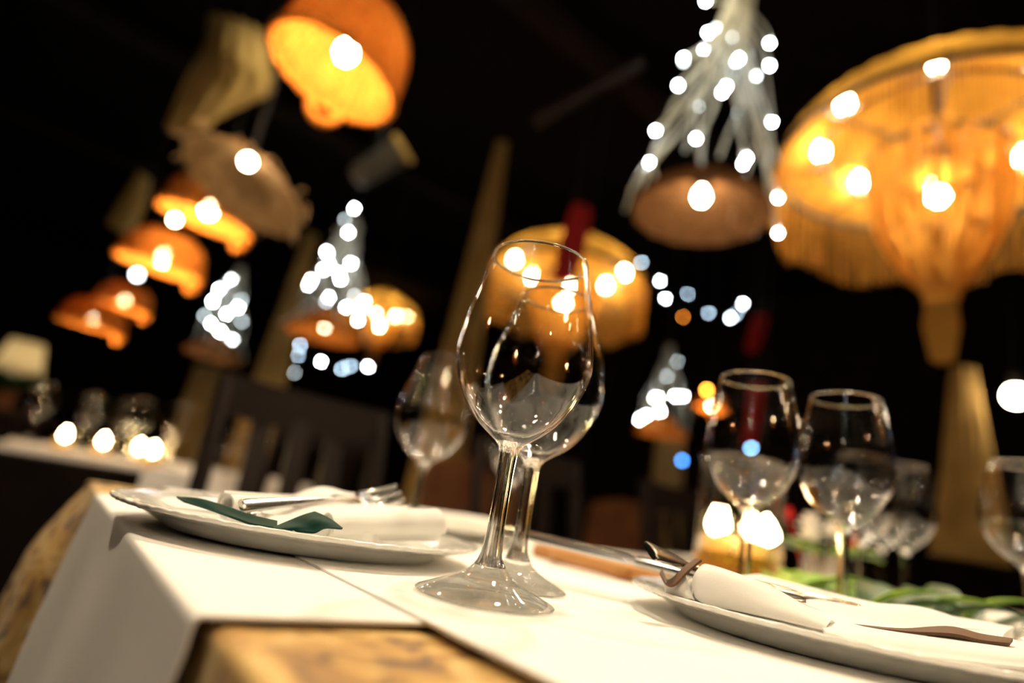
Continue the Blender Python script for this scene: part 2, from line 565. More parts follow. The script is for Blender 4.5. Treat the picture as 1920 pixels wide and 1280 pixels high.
# white runner laid across the left end of the table, hanging over it
b = MB(); rows = []
run = [(0.16, 0.0), (0.10, 0.0), (0.05, 0.0), (0.02, 0.0), (0.004, 0.0), (0.0, -0.0001), (-0.0012, -0.0012), (-0.0016, -0.004), (-0.002, -0.012)]
for i in range(1, 13):
    run.append((-0.002 - 0.016 * i / 12, -0.012 - 0.30 * i / 12))
for q in range(49):
    s = 0.0 + 0.454 * q / 48
    r = []
    for i, (t, z) in enumerate(run):
        wob = 0.0
        if z < -0.013:
            d = min(1, -z / 0.12)
            wob = -abs(0.0035 * d * (1 + math.sin(s * 29 + 0.8))) - 0.004 * d * math.exp(-((s - 0.2) / 0.03) ** 2)
        r.append(W(t + wob, s, z + 0.0006))
    rows.append(r)
b.sheet(rows, 0.0012)
tag(b.build('table_runner', 'tablecloth_white'), 'white cloth strip laid across and hanging over the left end of the near table', 'table runner')

# white overlay running the length of the table; its left hem is the crease beside the front glass
b = MB(); rows = []
prof = []
for i in range(10):
    prof.append((TS0 - 0.020, -0.26 + 0.245 * i / 9))
prof += [(TS0 - 0.018, -0.006), (TS0 - 0.011, 0.0012), (TS0, 0.0020)]
prof += [(TS0 + (TS1 - TS0) * i / 30, 0.0020) for i in range(1, 30)]
prof += [(TS1, 0.0020), (TS1 + 0.011, 0.0012), (TS1 + 0.018, -0.006)]
for i in range(10):
    prof.append((TS1 + 0.020, -0.015 - 0.245 * i / 9))
for q in range(90):
    t = 0.082 + (TT1 + 0.0 - 0.082) * q / 89
    r = []
    for (s, z) in prof:
        wob = 0
        if z < -0.01:
            wob = (0.006 + 0.006 * math.sin(t * 21)) * min(1, -z / 0.15) * (1 if s > 0.2 else -1) + (0.014 if s > 0.2 else -0.014)
        dz = 0.0003 * math.sin(t * 40 + s * 9) + 0.0002 * math.sin(s * 60)
        r.append(W(t, s + wob, z + (dz if z > 0 else 0)))
    rows.append(r)
b.sheet(rows, 0.0014)
tag(b.build('overlay_cloth', 'tablecloth_white'), 'white overlay cloth running lengthwise over the near table, under glasses and plates', 'tablecloth')
ZT = 0.0028                                       # top of the overlay

# ------------------------------------------------------------------ wine glasses
def glass_profile(bowl, rim, H=0.19, base=0.0362, zb=0.0832, zw=0.1277):
    """closed (r, z) outline of a stemmed glass: foot, stem, bowl outside, bowl inside"""
    k = bowl / 0.0393
    out = [(0.0, 0.0030), (0.010, 0.0026), (base * 0.6, 0.0012), (base * 0.93, 0.0), (base, 0.0006), (base + 0.0003, 0.0016), (base - 0.001, 0.0026),
           (base * 0.82, 0.0048), (base * 0.62, 0.0078), (base * 0.44, 0.0107), (base * 0.31, 0.0138), (0.0086, 0.0166), (0.0071, 0.0192), (0.0060, 0.0226), (0.0052, 0.028),
           (0.0047, 0.037), (0.0045, 0.052), (0.0046, 0.064), (0.0050, 0.073), (0.0060, zb - 0.0048)]
    bo = [(0.0085, zb - 0.0018), (0.0135, zb + 0.0018), (0.0200 * k, zb + 0.0070), (0.0265 * k, zb + 0.0140), (0.0325 * k, zb + 0.0235), (0.0368 * k, zb + 0.0335),
          (bowl, zw), (bowl * 0.980, zw + 0.012), (bowl * 0.930, zw + 0.026)]
    z1 = zw + 0.026
    for i in range(1, 7):
        q = i / 6
        r = bowl * 0.930 + (rim - bowl * 0.930) * (q ** 1.03)
        bo.append((r, z1 + (H - z1) * q))
    # smooth the bowl outline
    sm = cr([(r, z, 0) for r, z in bo], 40)
    bo = [(p.x, p.y) for p in sm]
    tw = 0.00085
    inn = []
    for i in range(len(bo) - 1, -1, -1):
        r, z = bo[i]
        a = bo[max(i - 1, 0)]; c = bo[min(i + 1, len(bo) - 1)]
        d = Vector((c[0] - a[0], c[1] - a[1])).normalized()
        q = min(1.0, max(0.0, (z - zb) / 0.03)); w_ = tw + 0.0022 * (1 - q) ** 2
        rr, zz = r - d.y * w_, z + d.x * w_
        if rr > 0.004 and zz > zb + 0.003:
            inn.append((rr, zz))
    top = [(rim - 0.0001, H + 0.0004), (rim - 0.0005, H + 0.0006)]
    zi = inn[-1][1] - 0.0006
    k0 = 11                                       # foot ends here, the stem begins
    return out[:k0 + 1], out[k0:] + [bo[0]], [(0.0, zb - 0.0040), (0.005, zb - 0.0034)] + bo + top + inn + [(0.0, zi)]


def wine_glass(loc, label, bowl=0.0393, rim=0.0289, seg=72, sc=1.0, **kw):
    root = thing('wine_glass', label, 'wine glass', loc)
    for nm, prof, m in zip(('foot', 'stem', 'bowl'), glass_profile(bowl, rim, **kw), ('glass', 'glass', 'glass_bowl')):
        b = MB(); b.lathe([(r * sc, z * sc) for r, z in prof], seg); b.build(nm, m, root, world=False)
    H = kw.get('H', 0.19) * sc; rr = (rim - 0.0004) * sc; n = 120
    b = MB(); b.tube([(rr * math.cos(2 * PI * k / n), rr * math.sin(2 * PI * k / n), H + 0.0006) for k in range(n)], 0.00075 * sc, 10, closed=True); b.build('rim', 'glass_rim', root, world=False)
    return root


def gl(px, py, Y, z=ZT):
    p = at(px, py, Y); return Vector((p.x, p.y, z))


wine_glass((0.0087, 0.333, ZT), 'large empty wine glass standing sharp in front on the white cloth')
wine_glass((0.0276, 0.4075, ZT), 'empty wine glass partly hidden right behind the large front glass', bowl=0.0415, rim=0.0245, H=0.196, base=0.0335)
wine_glass((-0.0765, 0.7092, ZT), 'empty wine glass seen behind the fork tines on the left plate', bowl=0.0437, rim=0.0256, H=0.205, base=0.035, zb=0.0846)
p = at(958, 900, 0.77)
wine_glass((p.x, p.y, ZT), 'empty wine glass mostly hidden behind the stems of the two front glasses')
wine_glass((0.2177, 0.5065, ZT), 'tall empty wine glass standing before the candle vase', bowl=0.0393, rim=0.0289)
wine_glass((0.306, 0.519, ZT), 'empty wine glass behind the right plate, next to the one by the candle', bowl=0.0393, rim=0.0289)
GROW = 'glasses farther along the near table'
for (px, Y, s_, lab) in ((1614, 0.80, 1.02, 'small blurred wine glass farthest left of the three behind the right plate'),
                         (1652, 0.95, 1.06, 'small blurred wine glass in the middle of the three behind the right plate'),
                         (1697, 0.86, 1.06, 'small blurred wine glass farthest right of the three behind the right plate')):
    o = wine_glass(gl(px, 1050, Y), lab, bowl=0.0393 * 0.97, rim=0.0280, seg=40, sc=s_); o['group'] = GROW
o = wine_glass(gl(1925, 1040, 0.66), 'blurred wine glass cut by the right edge of the photo', seg=48, sc=1.0, bowl=0.042); o['group'] = GROW


# ------------------------------------------------------------------ plates
def plate_mesh(R=0.1277, zr=0.0150, foot=0.072, seg=180):
    k = R / 0.1277
    prof = [(0.0, 0.0030), (.084, .0030), (.088, 0.0), (.094, 0.0), (.0975, .0020), (.103, .0055), (.110, .0086), (.118, .0108),
            (.1235, zr - .0030), (R - .0012, zr - .0022), (R, zr - .0008), (R - .0012, zr + .0004), (.121, zr - .0005), (.112, zr - .0012), (.104, .0118), (.098, .0086),
            (.092, .0068), (.080, .0060), (.05, .0057), (0.0, .0055)]
    sm = [(p.x, p.y) for p in cr([(r, z, 0) for r, z in prof], 64)]
    def mod(th, r, z):
        q = max(0.0, (r - 0.094 * k) / (R - 0.094 * k))
        w_ = math.cos(th * 22)
        return (0.0004 * q * q * w_, 0.00015 * q * w_ + (0.0004 * q * math.sin(th * 66) * math.sin(r * 900) if z > 0.0115 else 0))
    b = MB(); b.lathe([(max(0, r), z) for r, z in sm], seg, mod=mod)
    return b


PL = Vector((-0.126, 0.469, ZT)); PR = Vector((0.2345, 0.407, ZT))
pl = plate_mesh().build('dinner_plate', 'porcelain'); pl.location = PL
tag(pl, 'white plate with embossed rim at the left end of the table, under the green-ribboned napkin', 'plate')


def plate_copy(loc, label):
    o = pl.copy(); COL.objects.link(o); o.location = loc; o['label'] = label
    return o


plate_copy(PR, 'white plate at lower right, under the napkin with the brown ribbon')
PF = W(0.40, 0.52, ZT); plate_copy(PF, 'white blurred plate on the far side of the table, behind the two front glasses')
PN = W(1.06, 0.02, ZT); plate_copy(PN, 'white blurred plate behind the right plate near the right edge of the photo')
PN2 = W(1.10, 0.51, ZT); plate_copy(PN2, 'white blurred plate on the far side of the table, beyond the candle vase')


# ------------------------------------------------------------------ napkins and cutlery
def G(rows):
    return [[at(*p) for p in r] for r in rows]


def roll(b, p0, p1, r0, r1, turns=2.1, th=0.0016, flat=1.0, start=0.0, nl=10, lump=0.0):
    """a rolled cloth between two end centres, spiral in section"""
    p0, p1 = Vector(p0), Vector(p1); x, y, d = frame_for(p1 - p0); n = int(26 * turns); rows = []
    for i in range(nl):
        q = i / (nl - 1); c = p0.lerp(p1, q); r = r0 + (r1 - r0) * q
        row = []
        for j in range(n):
            a = j / (n - 1); an = start + a * turns * 2 * PI
            rr = r * (0.35 + 0.65 * a ** 0.8) * (1 + lump * math.sin(q * 9 + an))
            row.append(c + x * (rr * math.cos(an)) + y * (rr * flat * math.sin(an)))
        rows.append(row)
    b.sheet(rows, th)


def napkin_left():
    n = thing('folded_napkin', 'white cloth napkin bound with dark green satin on the left plate', 'napkin', PL + Vector((0.02, -0.02, 0.006)))
    b = MB()                                       # cushion of folded layers under everything
    b.sheet(G([[(440, 962, .415), (520, 978, .400), (600, 1000, .392), (690, 1010, .402)],
               [(430, 942, .440), (530, 950, .43), (640, 962, .43), (760, 985, .445)],
               [(470, 935, .50), (560, 938, .50), (660, 945, .50), (760, 958, .50)]]), 0.008, 14, 20)
    b.build('folded_layers', 'linen', n)
    b = MB(); roll(b, at(612, 988, .392), at(815, 985, .452), 0.0085, 0.0125, 2.2, start=2.2, lump=0.03, nl=14)
    b.build('rolled_edge', 'linen', n)
    b = MB()                                       # upper fold with its open curled end at the left
    roll(b, at(424, 946, .398), at(600, 948, .470), 0.0086, 0.0060, 1.6, start=3.6, nl=14)
    b.build('curled_fold', 'linen', n)
    b = MB()
    b.sheet(G([[(430, 928, .425), (500, 940, .418), (580, 958, .412), (640, 972, .418)],
               [(450, 926, .45), (520, 934, .44), (600, 946, .44), (660, 958, .445)],
               [(470, 930, .475), (540, 934, .48), (610, 940, .485), (670, 948, .49)]]), 0.0018, 16, 22)
    b.build('upper_fold', 'linen', n)
    b = MB()                                       # raised fold at the back
    b.sheet(G([[(520, 940, .47), (590, 946, .47), (660, 950, .48), (700, 950, .49)],
               [(540, 934, .485), (592, 918, .49), (640, 930, .495), (688, 930, .505)],
               [(560, 934, .51), (610, 917, .515), (655, 926, .52), (692, 928, .53)],
               [(570, 945, .53), (620, 940, .535), (660, 942, .54), (700, 944, .55)]]), 0.0018, 16, 18)
    b.build('back_fold', 'linen', n)
    b = MB()                                       # small white tongue in front of the green
    b.sheet(G([[(480, 966, .395), (520, 968, .392), (560, 966, .396)], [(500, 978, .385), (522, 982, .382), (548, 976, .388)], [(518, 988, .378), (530, 989, .377), (540, 985, .380)]]), 0.0018, 8, 10)
    b.build('corner_tongue', 'linen', n)
    b = MB()
    b.sheet(G([[(300, 938, .43), (320, 934, .435), (350, 942, .44)], [(312, 946, .425), (335, 944, .43), (380, 952, .43)], [(330, 952, .42), (365, 956, .415), (410, 962, .415)]]), 0.0018, 8, 10)
    b.build('corner_tongue', 'linen', n)
    b = MB()
    b.sheet(G([[(331, 932, .398), (375, 936, .388), (425, 950, .378), (470, 966, .368), (520, 978, .360)],
               [(338, 936, .393), (385, 946, .381), (430, 962, .371), (475, 976, .362), (520, 985, .354)],
               [(346, 940, .388), (392, 955, .376), (436, 970, .365), (478, 984, .356), (520, 991, .349)]]), 0.0014, 10, 24)
    b.sheet(G([[(512, 990, .349), (540, 978, .361), (570, 966, .366), (590, 960, .370)],
               [(520, 992, .347), (555, 984, .357), (585, 972, .360), (604, 966, .366)],
               [(545, 994, .353), (575, 988, .354), (600, 976, .356), (622, 976, .364)],
               [(566, 996, .352), (590, 998, .352), (612, 990, .356), (642, 991, .364)]]), 0.0014, 16, 20)
    b.build('green_binding', 'green_satin', n)['label'] = 'dark green satin binding with pointed ends'
    b = MB()
    b.sheet(G([[(592, 946, .478), (612, 936, .482), (626, 928, .488), (648, 931, .492)], [(600, 950, .470), (620, 943, .472), (634, 938, .478), (650, 938, .482)]]), 0.0014, 8, 12)
    b.build('green_binding', 'green_satin', n)['label'] = 'dark green satin binding at the back'


napkin_left()


def cutlery(kind, p_end, p_tip, label, up=(0, 0, 1), L=None, wid=1.0, hw=1.0):
    """fork / knife from the handle end to the tip; local x runs along it"""
    p0, p1 = Vector(p_end), Vector(p_tip); L = L or (p1 - p0).length
    d = (p1 - p0).normalized(); y = Vector(up).cross(d).normalized(); z = d.cross(y)
    root = thing(kind, label, 'fork' if 'fork' in kind else 'knife' if 'knife' in kind else 'spoon', p0)
    root.rotation_euler = Matrix((d, y, z)).transposed().to_euler()
    def strip(st, b):
        # st: x, half width, z centre, half thickness
        st = [tuple(q) for q in cr([(a, w_, c) for a, w_, c, _ in st], 40)] and st
        v = []; f = []; k = 10
        X = cr([(a, w_, c) for a, w_, c, h in st], 36); H_ = cr([(h, 0, 0) for a, w_, c, h in st], 36)
        for q, h in zip(X, H_):
            for i in range(k):
                th = 2 * PI * i / k
                cx, sx = math.cos(th), math.sin(th)
                v.append((q.x, wid * q.y * (abs(cx) ** 0.6) * (1 if cx > 0 else -1), q.z + h.x * (abs(sx) ** 0.8) * (1 if sx > 0 else -1)))
        n = len(X)
        for i in range(n - 1):
            for j in range(k):
                f.append([i * k + j, i * k + (j + 1) % k, (i + 1) * k + (j + 1) % k, (i + 1) * k + j])
        f.append(list(range(k))[::-1]); f.append([(n - 1) * k + j for j in range(k)])
        b.add(v, f)
    u = L
    if 'fork' in kind:
        b = MB(); strip([(0, .0088 * hw, 0, .0019), (.03 * u, .0095 * hw, .0005, .0020), (.25 * u, .0068 * hw, .002, .0017), (.50 * u, .0036 * hw, .003, .0016), (.62 * u, .0030, .001, .0016), (.70 * u, .0065, -.003, .0014)], b)
        b.build('handle', 'steel', root, world=False)
        b = MB(); strip([(.69 * u, .006, -.0027, .0013), (.73 * u, .0105, -.0045, .0011), (.78 * u, .0118, -.005, .0010), (.80 * u, .0118, -.0048, .0010)], b)
        for i in range(4):
            yy = (-1.5 + i) * 0.0068
            P = [(.79 * u, yy, -.0048), (.86 * u, yy * 1.02, -.0035), (.93 * u, yy, -.0002), (.975 * u, yy * .97, .0022), (u, yy * .95, .0044)]
            b.tube(cr(P, 14), [.0019] * 9 + [.0018, .0017, .0015, .0013, .0009], 8, flat=0.75)
        b.build('tines', 'steel', root, world=False)
    elif 'knife' in kind:
        b = MB(); strip([(0, .0075, 0, .0032), (.02 * u, .0090, 0, .0036), (.2 * u, .0082, 0, .0034), (.40 * u, .0062, 0, .0030), (.46 * u, .0055, 0, .0026)], b)
        b.build('handle', 'steel', root, world=False)
        b = MB(); v = []; f = []; st = [(.45, .004, .005), (.50, .0085, .0075), (.70, .0098, .0078), (.88, .0095, .0074), (.96, .0060, .0070), (1.0, .0005, .0062)]
        for a, lo, hi in st:
            v += [(a * u, -lo, .0002), (a * u, 0, .0010), (a * u, hi, .0009), (a * u, hi, -.0009), (a * u, 0, -.0010), (a * u, -lo, -.0002)]
        for i in range(len(st) - 1):
            for j in range(6):
                f.append([i * 6 + j, i * 6 + (j + 1) % 6, (i + 1) * 6 + (j + 1) % 6, (i + 1) * 6 + j])
        f.append([0, 1, 2, 3, 4, 5]); f.append([(len(st) - 1) * 6 + j for j in range(6)][::-1])
        b.add(v, f); b.build('blade', 'steel', root, world=False, smooth=False)
    return root


cutlery('table_fork', at(452, 949, .376), at(748, 934, .505), 'steel fork lying on the left napkin with its tines raised', up=(0.50, -0.52, 0.68), hw=0.5)
cutlery('table_knife', at(455, 962, .40), at(770, 968, .56), 'steel knife lying flat under the fork on the left napkin', up=(0.1, -0.2, 1))


def napkin_right():
    n = thing('folded_napkin', 'white cloth napkin folded as a pocket with a brown ribbon on the right plate', 'napkin', PR + Vector((0.0, -0.03, 0.006)))
    b = MB()
    b.sheet(G([[(1285, 1112, .372), (1400, 1150, .345), (1540, 1190, .325), (1700, 1222, .320), (1880, 1245, .325)],
               [(1330, 1095, .40), (1440, 1125, .385), (1580, 1160, .375), (1720, 1185, .37), (1880, 1205, .37)],
               [(1420, 1085, .45), (1520, 1110, .44), (1620, 1135, .43), (1760, 1160, .43), (1900, 1185, .42)]]), 0.007, 14, 24)
    b.build('folded_layers', 'linen', n)
    b = MB()                                       # front pocket panel, its left end curled open
    b.sheet(G([[(1300, 1100, .366), (1303, 1078, .362), (1320, 1060, .366), (1335, 1068, .380), (1330, 1090, .392)],
               [(1316, 1128, .356), (1330, 1098, .352), (1352, 1070, .356), (1372, 1078, .372), (1372, 1100, .39)],
               [(1400, 1148, .340), (1410, 1125, .338), (1430, 1098, .345), (1450, 1108, .36), (1450, 1125, .38)],
               [(1470, 1164, .328), (1480, 1148, .328), (1495, 1132, .336), (1510, 1140, .35), (1510, 1150, .37)],
               [(1545, 1182, .322), (1550, 1174, .323), (1558, 1165, .33), (1566, 1170, .34), (1570, 1172, .36)]]), 0.0018, 26, 22)
    b.build('pocket_panel', 'linen', n)
    b = MB()                                       # lower front fold running to the right
    b.sheet(G([[(1530, 1172, .335), (1542, 1180, .322), (1548, 1188, .318)],
               [(1560, 1166, .345), (1610, 1188, .318), (1620, 1208, .310)],
               [(1640, 1176, .36), (1690, 1196, .320), (1700, 1228, .308)],
               [(1740, 1182, .37), (1790, 1208, .325), (1800, 1240, .312)],
               [(1850, 1195, .38), (1900, 1222, .33), (1910, 1252, .318)],
               [(1950, 1210, .38), (1990, 1232, .34), (2000, 1262, .325)]]), 0.0022, 30, 12)
    b.build('lower_fold', 'linen', n)
    b = MB()                                       # upper roll behind
    b.sheet(G([[(1430, 1106, .392), (1440, 1100, .40), (1460, 1104, .42)],
               [(1520, 1140, .372), (1540, 1124, .385), (1560, 1124, .42)],
               [(1600, 1168, .360), (1630, 1136, .385), (1650, 1134, .42)],
               [(1690, 1176, .365), (1716, 1142, .39), (1730, 1142, .425)],
               [(1800, 1180, .378), (1790, 1160, .40), (1790, 1160, .425)],
               [(1880, 1188, .388), (1850, 1178, .405), (1840, 1178, .43)]]), 0.0022, 30, 12)
    b.build('upper_fold', 'linen', n)
    b = MB()
    b.sheet(G([[(1316, 1050, .372), (1290, 1072, .366), (1266, 1096, .362), (1250, 1096, .372), (1237, 1074, .386)],
               [(1304, 1048, .378), (1280, 1066, .372), (1262, 1084, .37), (1250, 1086, .38), (1240, 1066, .392)]]), 0.0014, 6, 24)
    b.build('ribbon', 'brown_ribbon', n)['label'] = 'brown ribbon looped at the left end'
    b = MB()
    b.sheet(G([[(1600, 1172, .345), (1690, 1180, .340), (1780, 1176, .352), (1840, 1190, .348), (1899, 1199, .342)],
               [(1610, 1176, .340), (1700, 1186, .332), (1785, 1190, .332), (1840, 1202, .334), (1893, 1208, .336)]]), 0.0016, 8, 24)
    b.build('ribbon', 'brown_ribbon', n)['label'] = 'pointed brown ribbon end at the right'
    b = MB()                                       # crumpled white inside the open end
    b.sheet(G([[(1246, 1086, .385), (1262, 1080, .375), (1285, 1078, .372)], [(1250, 1106, .378), (1272, 1108, .366), (1296, 1112, .362)], [(1262, 1116, .376), (1282, 1120, .364), (1302, 1124, .358)]]), 0.0018, 10, 12)
    b.sheet(G([[(1286, 1104, .370), (1292, 1090, .372), (1306, 1086, .38)], [(1300, 1118, .362), (1306, 1098, .366), (1322, 1094, .376)]]), 0.0018, 8, 10)
    b.build('inner_fold', 'linen', n)


napkin_right()
cutlery('table_knife', at(1480, 1118, .40), at(1062, 1021, .47), 'steel knife sticking out leftwards from the right napkin', up=(0.3, -0.5, 0.8), L=0.215)
cutlery('table_fork', at(1218, 1032, .366), at(1420, 1135, .43), 'steel fork with its handle end raised out of the right napkin', up=(0.55, -0.35, 0.75), wid=0.8)
sp = cutlery('dessert_knife', at(1412, 1104, .385), at(1620, 1146, .375), 'short steel knife lying on top of the right napkin', up=(0, -0.45, 0.9))

# simple rolled napkins on the blurred far plates
for (c, lab, dx) in ((PF, 'white rolled napkin on the far plate behind the two front glasses', 0.10),
                     (PN, 'white rolled napkin on the blurred plate near the right edge', 0.09),
                     (PN2, 'white rolled napkin on the far plate beyond the candle vase', 0.09)):
    n = thing('rolled_napkin', lab, 'napkin', c + Vector((0, 0, 0.0055)), group='rolled napkins on the far plates')
    b = MB(); p = c + Vector((0, 0, 0.019))
    roll(b, p - B * dx - A * 0.02, p + B * dx - A * 0.01, 0.011, 0.0125, 2.0, lump=0.05)
    b.build('rolled_edge', 'linen', n)
    b = MB(); q = c + Vector((0, 0, 0.013))
    b.sheet([[q - B * dx * .8 + A * 0.0 + Vector((0, 0, .0)), q + A * 0.0 + Vector((0, 0, 0.002)), q + B * dx * .8],
             [q - B * dx * .7 + A * 0.04 + Vector((0, 0, .006)), q + A * 0.04 + Vector((0, 0, 0.012)), q + B * dx * .75 + A * 0.04 + Vector((0, 0, 0.006))],
             [q - B * dx * .5 + A * 0.08, q + A * 0.08 + Vector((0, 0, 0.004)), q + B * dx * .6 + A * 0.08]], 0.004, 12, 12)
    b.build('folded_layers', 'linen', n)

# ------------------------------------------------------------------ centrepiece: board, candle vase, flowers
brd = thing('wooden_board', 'brown wooden serving board under the candle vase', 'board', W(0.605, 0.24, ZT), ROT)
b = MB(); b.box((0, 0, 0.0075), (0.37, 0.19, 0.015)); b.build('plank', 'board_wood', brd, world=False, smooth=False, bevel=0.004)
for sx in (-1, 1):
    b = MB(); b.tube(cr([(sx * 0.185, -0.05, 0.010), (sx * 0.205, -0.03, 0.012), (sx * 0.205, 0.03, 0.012), (sx * 0.185, 0.05, 0.010)], 16), 0.005, 8)
    b.build('handle', 'board_wood', brd, world=False)
ZB = ZT + 0.0152
VC = Vector((0.312, 0.748, ZB))
vase = thing('candle_vase', 'clear glass cylinder vase with amber oil holding lit candles', 'vase', VC)
R_, H_ = 0.0505, 0.137
b = MB(); b.lathe([(0, 0), (R_ - .003, 0), (R_, .003), (R_, H_ * .5), (R_ + .0004, H_ - .002), (R_ + .001, H_), (R_ - .001, H_ + .001), (R_ - .0025, H_ - .001), (R_ - .0028, H_ * .5), (R_ - .0028, .010), (R_ - .006, .007), (0, .007)], 64)
b.build('cylinder', 'glass_vase', vase, world=False)
b = MB(); b.lathe([(0, .0075), (R_ - .0065, .0075), (R_ - .0032, .011), (R_ - .0032, .0265), (0, .0265)], 56)
b.build('oil', 'amber_oil', vase, world=False)
for (dx, dy, lab) in ((-0.026, -0.004, 'lit floating candle at the left inside the glass vase'), (0.002, -0.022, 'lit floating candle in front inside the glass vase'), (0.023, 0.012, 'lit floating candle at the right inside the glass vase')):
    c = thing('floating_candle', lab, 'candle', VC + Vector((dx, dy, 0.0267)))
    b = MB(); b.lathe([(0, 0), (.013, 0), (.0155, .006), (.0160, .016), (.0150, .0175), (.012, .0150), (0, .0140)], 28); b.build('wax', 'wax_glow', c, world=False)
    b = MB(); b.tube([(0, 0, .013), (0.0003, 0, .021)], .0007, 6); b.build('wick', 'cord_black', c, world=False)
    b = MB(); b.lathe([(0, .0185), (.0040, .0215), (.0068, .0275), (.0064, .034), (.0042, .0415), (.0018, .048), (0, .052)], 16); b.build('flame', 'flame', c, world=False)


def leaf(b, p, d, L, wd, curl=0.3):
    x, y, d_ = frame_for(d); d_ = Vector(d).normalized(); side = d_.cross(Vector((0, 0, 1)))
    side = side.normalized() if side.length > 1e-4 else Vector((1, 0, 0)); up = side.cross(d_)
    rows = []
    for i in range(9):
        q = i / 8; wq = wd * math.sin(PI * min(1, q * 0.94 + 0.04)) ** 0.8
        c = Vector(p) + d_ * (L * q) + up * (L * curl * (q - q * q * 1.4))
        rows.append([c - side * wq + up * wq * 0.35, c, c + side * wq + up * wq * 0.35])
    b.sheet(rows, 0.0008)


def rose(b, c, r, n=5):
    c = Vector(c)
    for layer in range(3):
        m = n + layer * 2; rr = r * (0.42 + 0.29 * layer)
        for i in range(m):
            th = 2 * PI * (i + 0.5 * layer) / m; o = Vector((math.cos(th), math.sin(th), 0)); tt = Vector((-o.y, o.x, 0))
            hgt = r * (1.0 - 0.22 * layer)
            rows = []
            for a in range(4):
                q = a / 3; cc = c + o * (rr * (0.35 + 0.65 * q ** 0.7)) + Vector((0, 0, hgt * q - 0.2 * r * layer * q * q))
                wv = rr * 0.62 * (0.45 + 0.7 * q - 0.25 * q * q)
                rows.append([cc - tt * wv - o * (wv * 0.3), cc, cc + tt * wv - o * (wv * 0.3)])
            b.sheet(rows, 0.0008, 5, 5)


fl = thing('flower_arrangement', 'small glass vase of white and red flowers with green leaves behind the right glasses', 'flowers', W(0.890, 0.225, ZT))
fc = W(0.890, 0.225, ZT)
b = MB(); b.lathe([(0, 0), (.022, 0), (.026, .004), (.030, .03), (.034, .062), (.032, .0625), (.028, .03), (.022, .008), (0, .006)], 32, fc); b.build('vase', 'glass_vase', fl)
for i, (dx, dy, dz, r, m) in enumerate(((-.030, -.018, .040, .022, 'petal_white'), (.004, -.030, .048, .021, 'petal_white'), (-.012, .016, .054, .023, 'petal_white'),
                                        (.034, -.012, .040, .019, 'petal_red'), (-.052, .010, .062, .015, 'petal_red'), (.022, .022, .050, .020, 'petal_white'))):
    b = MB(); dz = dz * 1.35 + .022; rose(b, fc + Vector((dx, dy, dz)), r); b.tube([fc + Vector((dx * .3, dy * .3, .008)), fc + Vector((dx, dy, dz + r * .3))], .0016, 6)
    o = b.build('rose', m, fl); o['label'] = 'red rose' if 'red' in m else 'white rose'
for i in range(14):
    th = 2 * PI * i / 14 + 0.2; d = Vector((math.cos(th), math.sin(th), 0.15 + 0.25 * rnd.random()))
    b = MB(); leaf(b, fc + Vector((math.cos(th) * .030, math.sin(th) * .030, .060)), d, 0.042 + .012 * rnd.random(), .012)
    b.build('leaf', 'leaf_green' if i % 3 else 'leaf_dark', fl)


def sprig(p, ang, L, n, m, label):
    g = thing('leafy_sprig', label, 'greenery', p, group='leafy sprigs on the table')
    d = Vector((math.cos(ang), math.sin(ang), 0)); path = [Vector(p) + d * (L * i / 8) + Vector((0, 0, .003 + .010 * math.sin(PI * i / 8))) for i in range(9)]
    b = MB(); b.tube(path, .0014, 6); b.build('stem', 'leaf_dark', g)
    for i in range(n):
        q = (i + 0.5) / n; c = Vector(p) + d * (L * q) + Vector((0, 0, .003 + .010 * math.sin(PI * q))); sd = 1 if i % 2 else -1
        dd = (d * 0.8 + Vector((-d.y, d.x, 0)) * sd * 0.8 + Vector((0, 0, 0.45 + .5 * rnd.random()))).normalized()
        b = MB(); leaf(b, c, dd, 0.066, .015); b.build('leaf', m if i % 4 else 'leaf_green', g)


def tp(px, py, Y, z=ZT):
    p = at(px, py, Y); return Vector((p.x, p.y, z))


sprig(tp(1435, 1080, .63), 0.45, 0.15, 11, 'leaf_green', 'bright green leafy sprig lying between the candle vase and the right plate')
sprig(tp(1600, 1100, .57), 0.20, 0.15, 11, 'leaf_dark', 'dark green leafy sprig lying behind the stem of the second right glass')
for (px, Y, lab) in ((1548, .64, 'white flower lying on the leaves left of the second right glass stem'), (1682, .66, 'white flower lying on the leaves right of the second right glass stem')):
    p = tp(px, 1090, Y, ZT)
    b = MB(); rose(b, p + Vector((0, 0, .004)), .021); b.lathe([(0, 0), (.006, 0), (.008, .006), (0, .009)], 12, p)
    o = b.build('cut_flower', 'petal_white', loc=p); o['group'] = 'white flowers on the table'; tag(o, lab, 'flower', 'white flowers on the table')


# ------------------------------------------------------------------ hanging lights
def cord(root, p, r=0.003):
    b = MB(); b.tube([p, Vector((p[0], p[1], CEIL - root.location.z))], r, 6)
    b.build('cord', 'cord_black', root, world=False)


def bulb(root, p, r, m, name='bulb', socket=True):
    b = MB(); p = Vector(p)
    b.lathe([(0, -r * 1.05), (r * .62, -r * .85), (r, -r * .1), (r * .86, r * .6), (r * .45, r * 1.25), (r * .40, r * 1.5), (0, r * 1.5)], 16, p)
    o = b.build(name, m, root, world=False)
    if socket:
        s = MB(); s.tube([p + Vector((0, 0, r * 1.45)), p + Vector((0, 0, r * 2.6))], r * .5, 10); s.build('socket', 'black_metal', root, world=False)
    return o


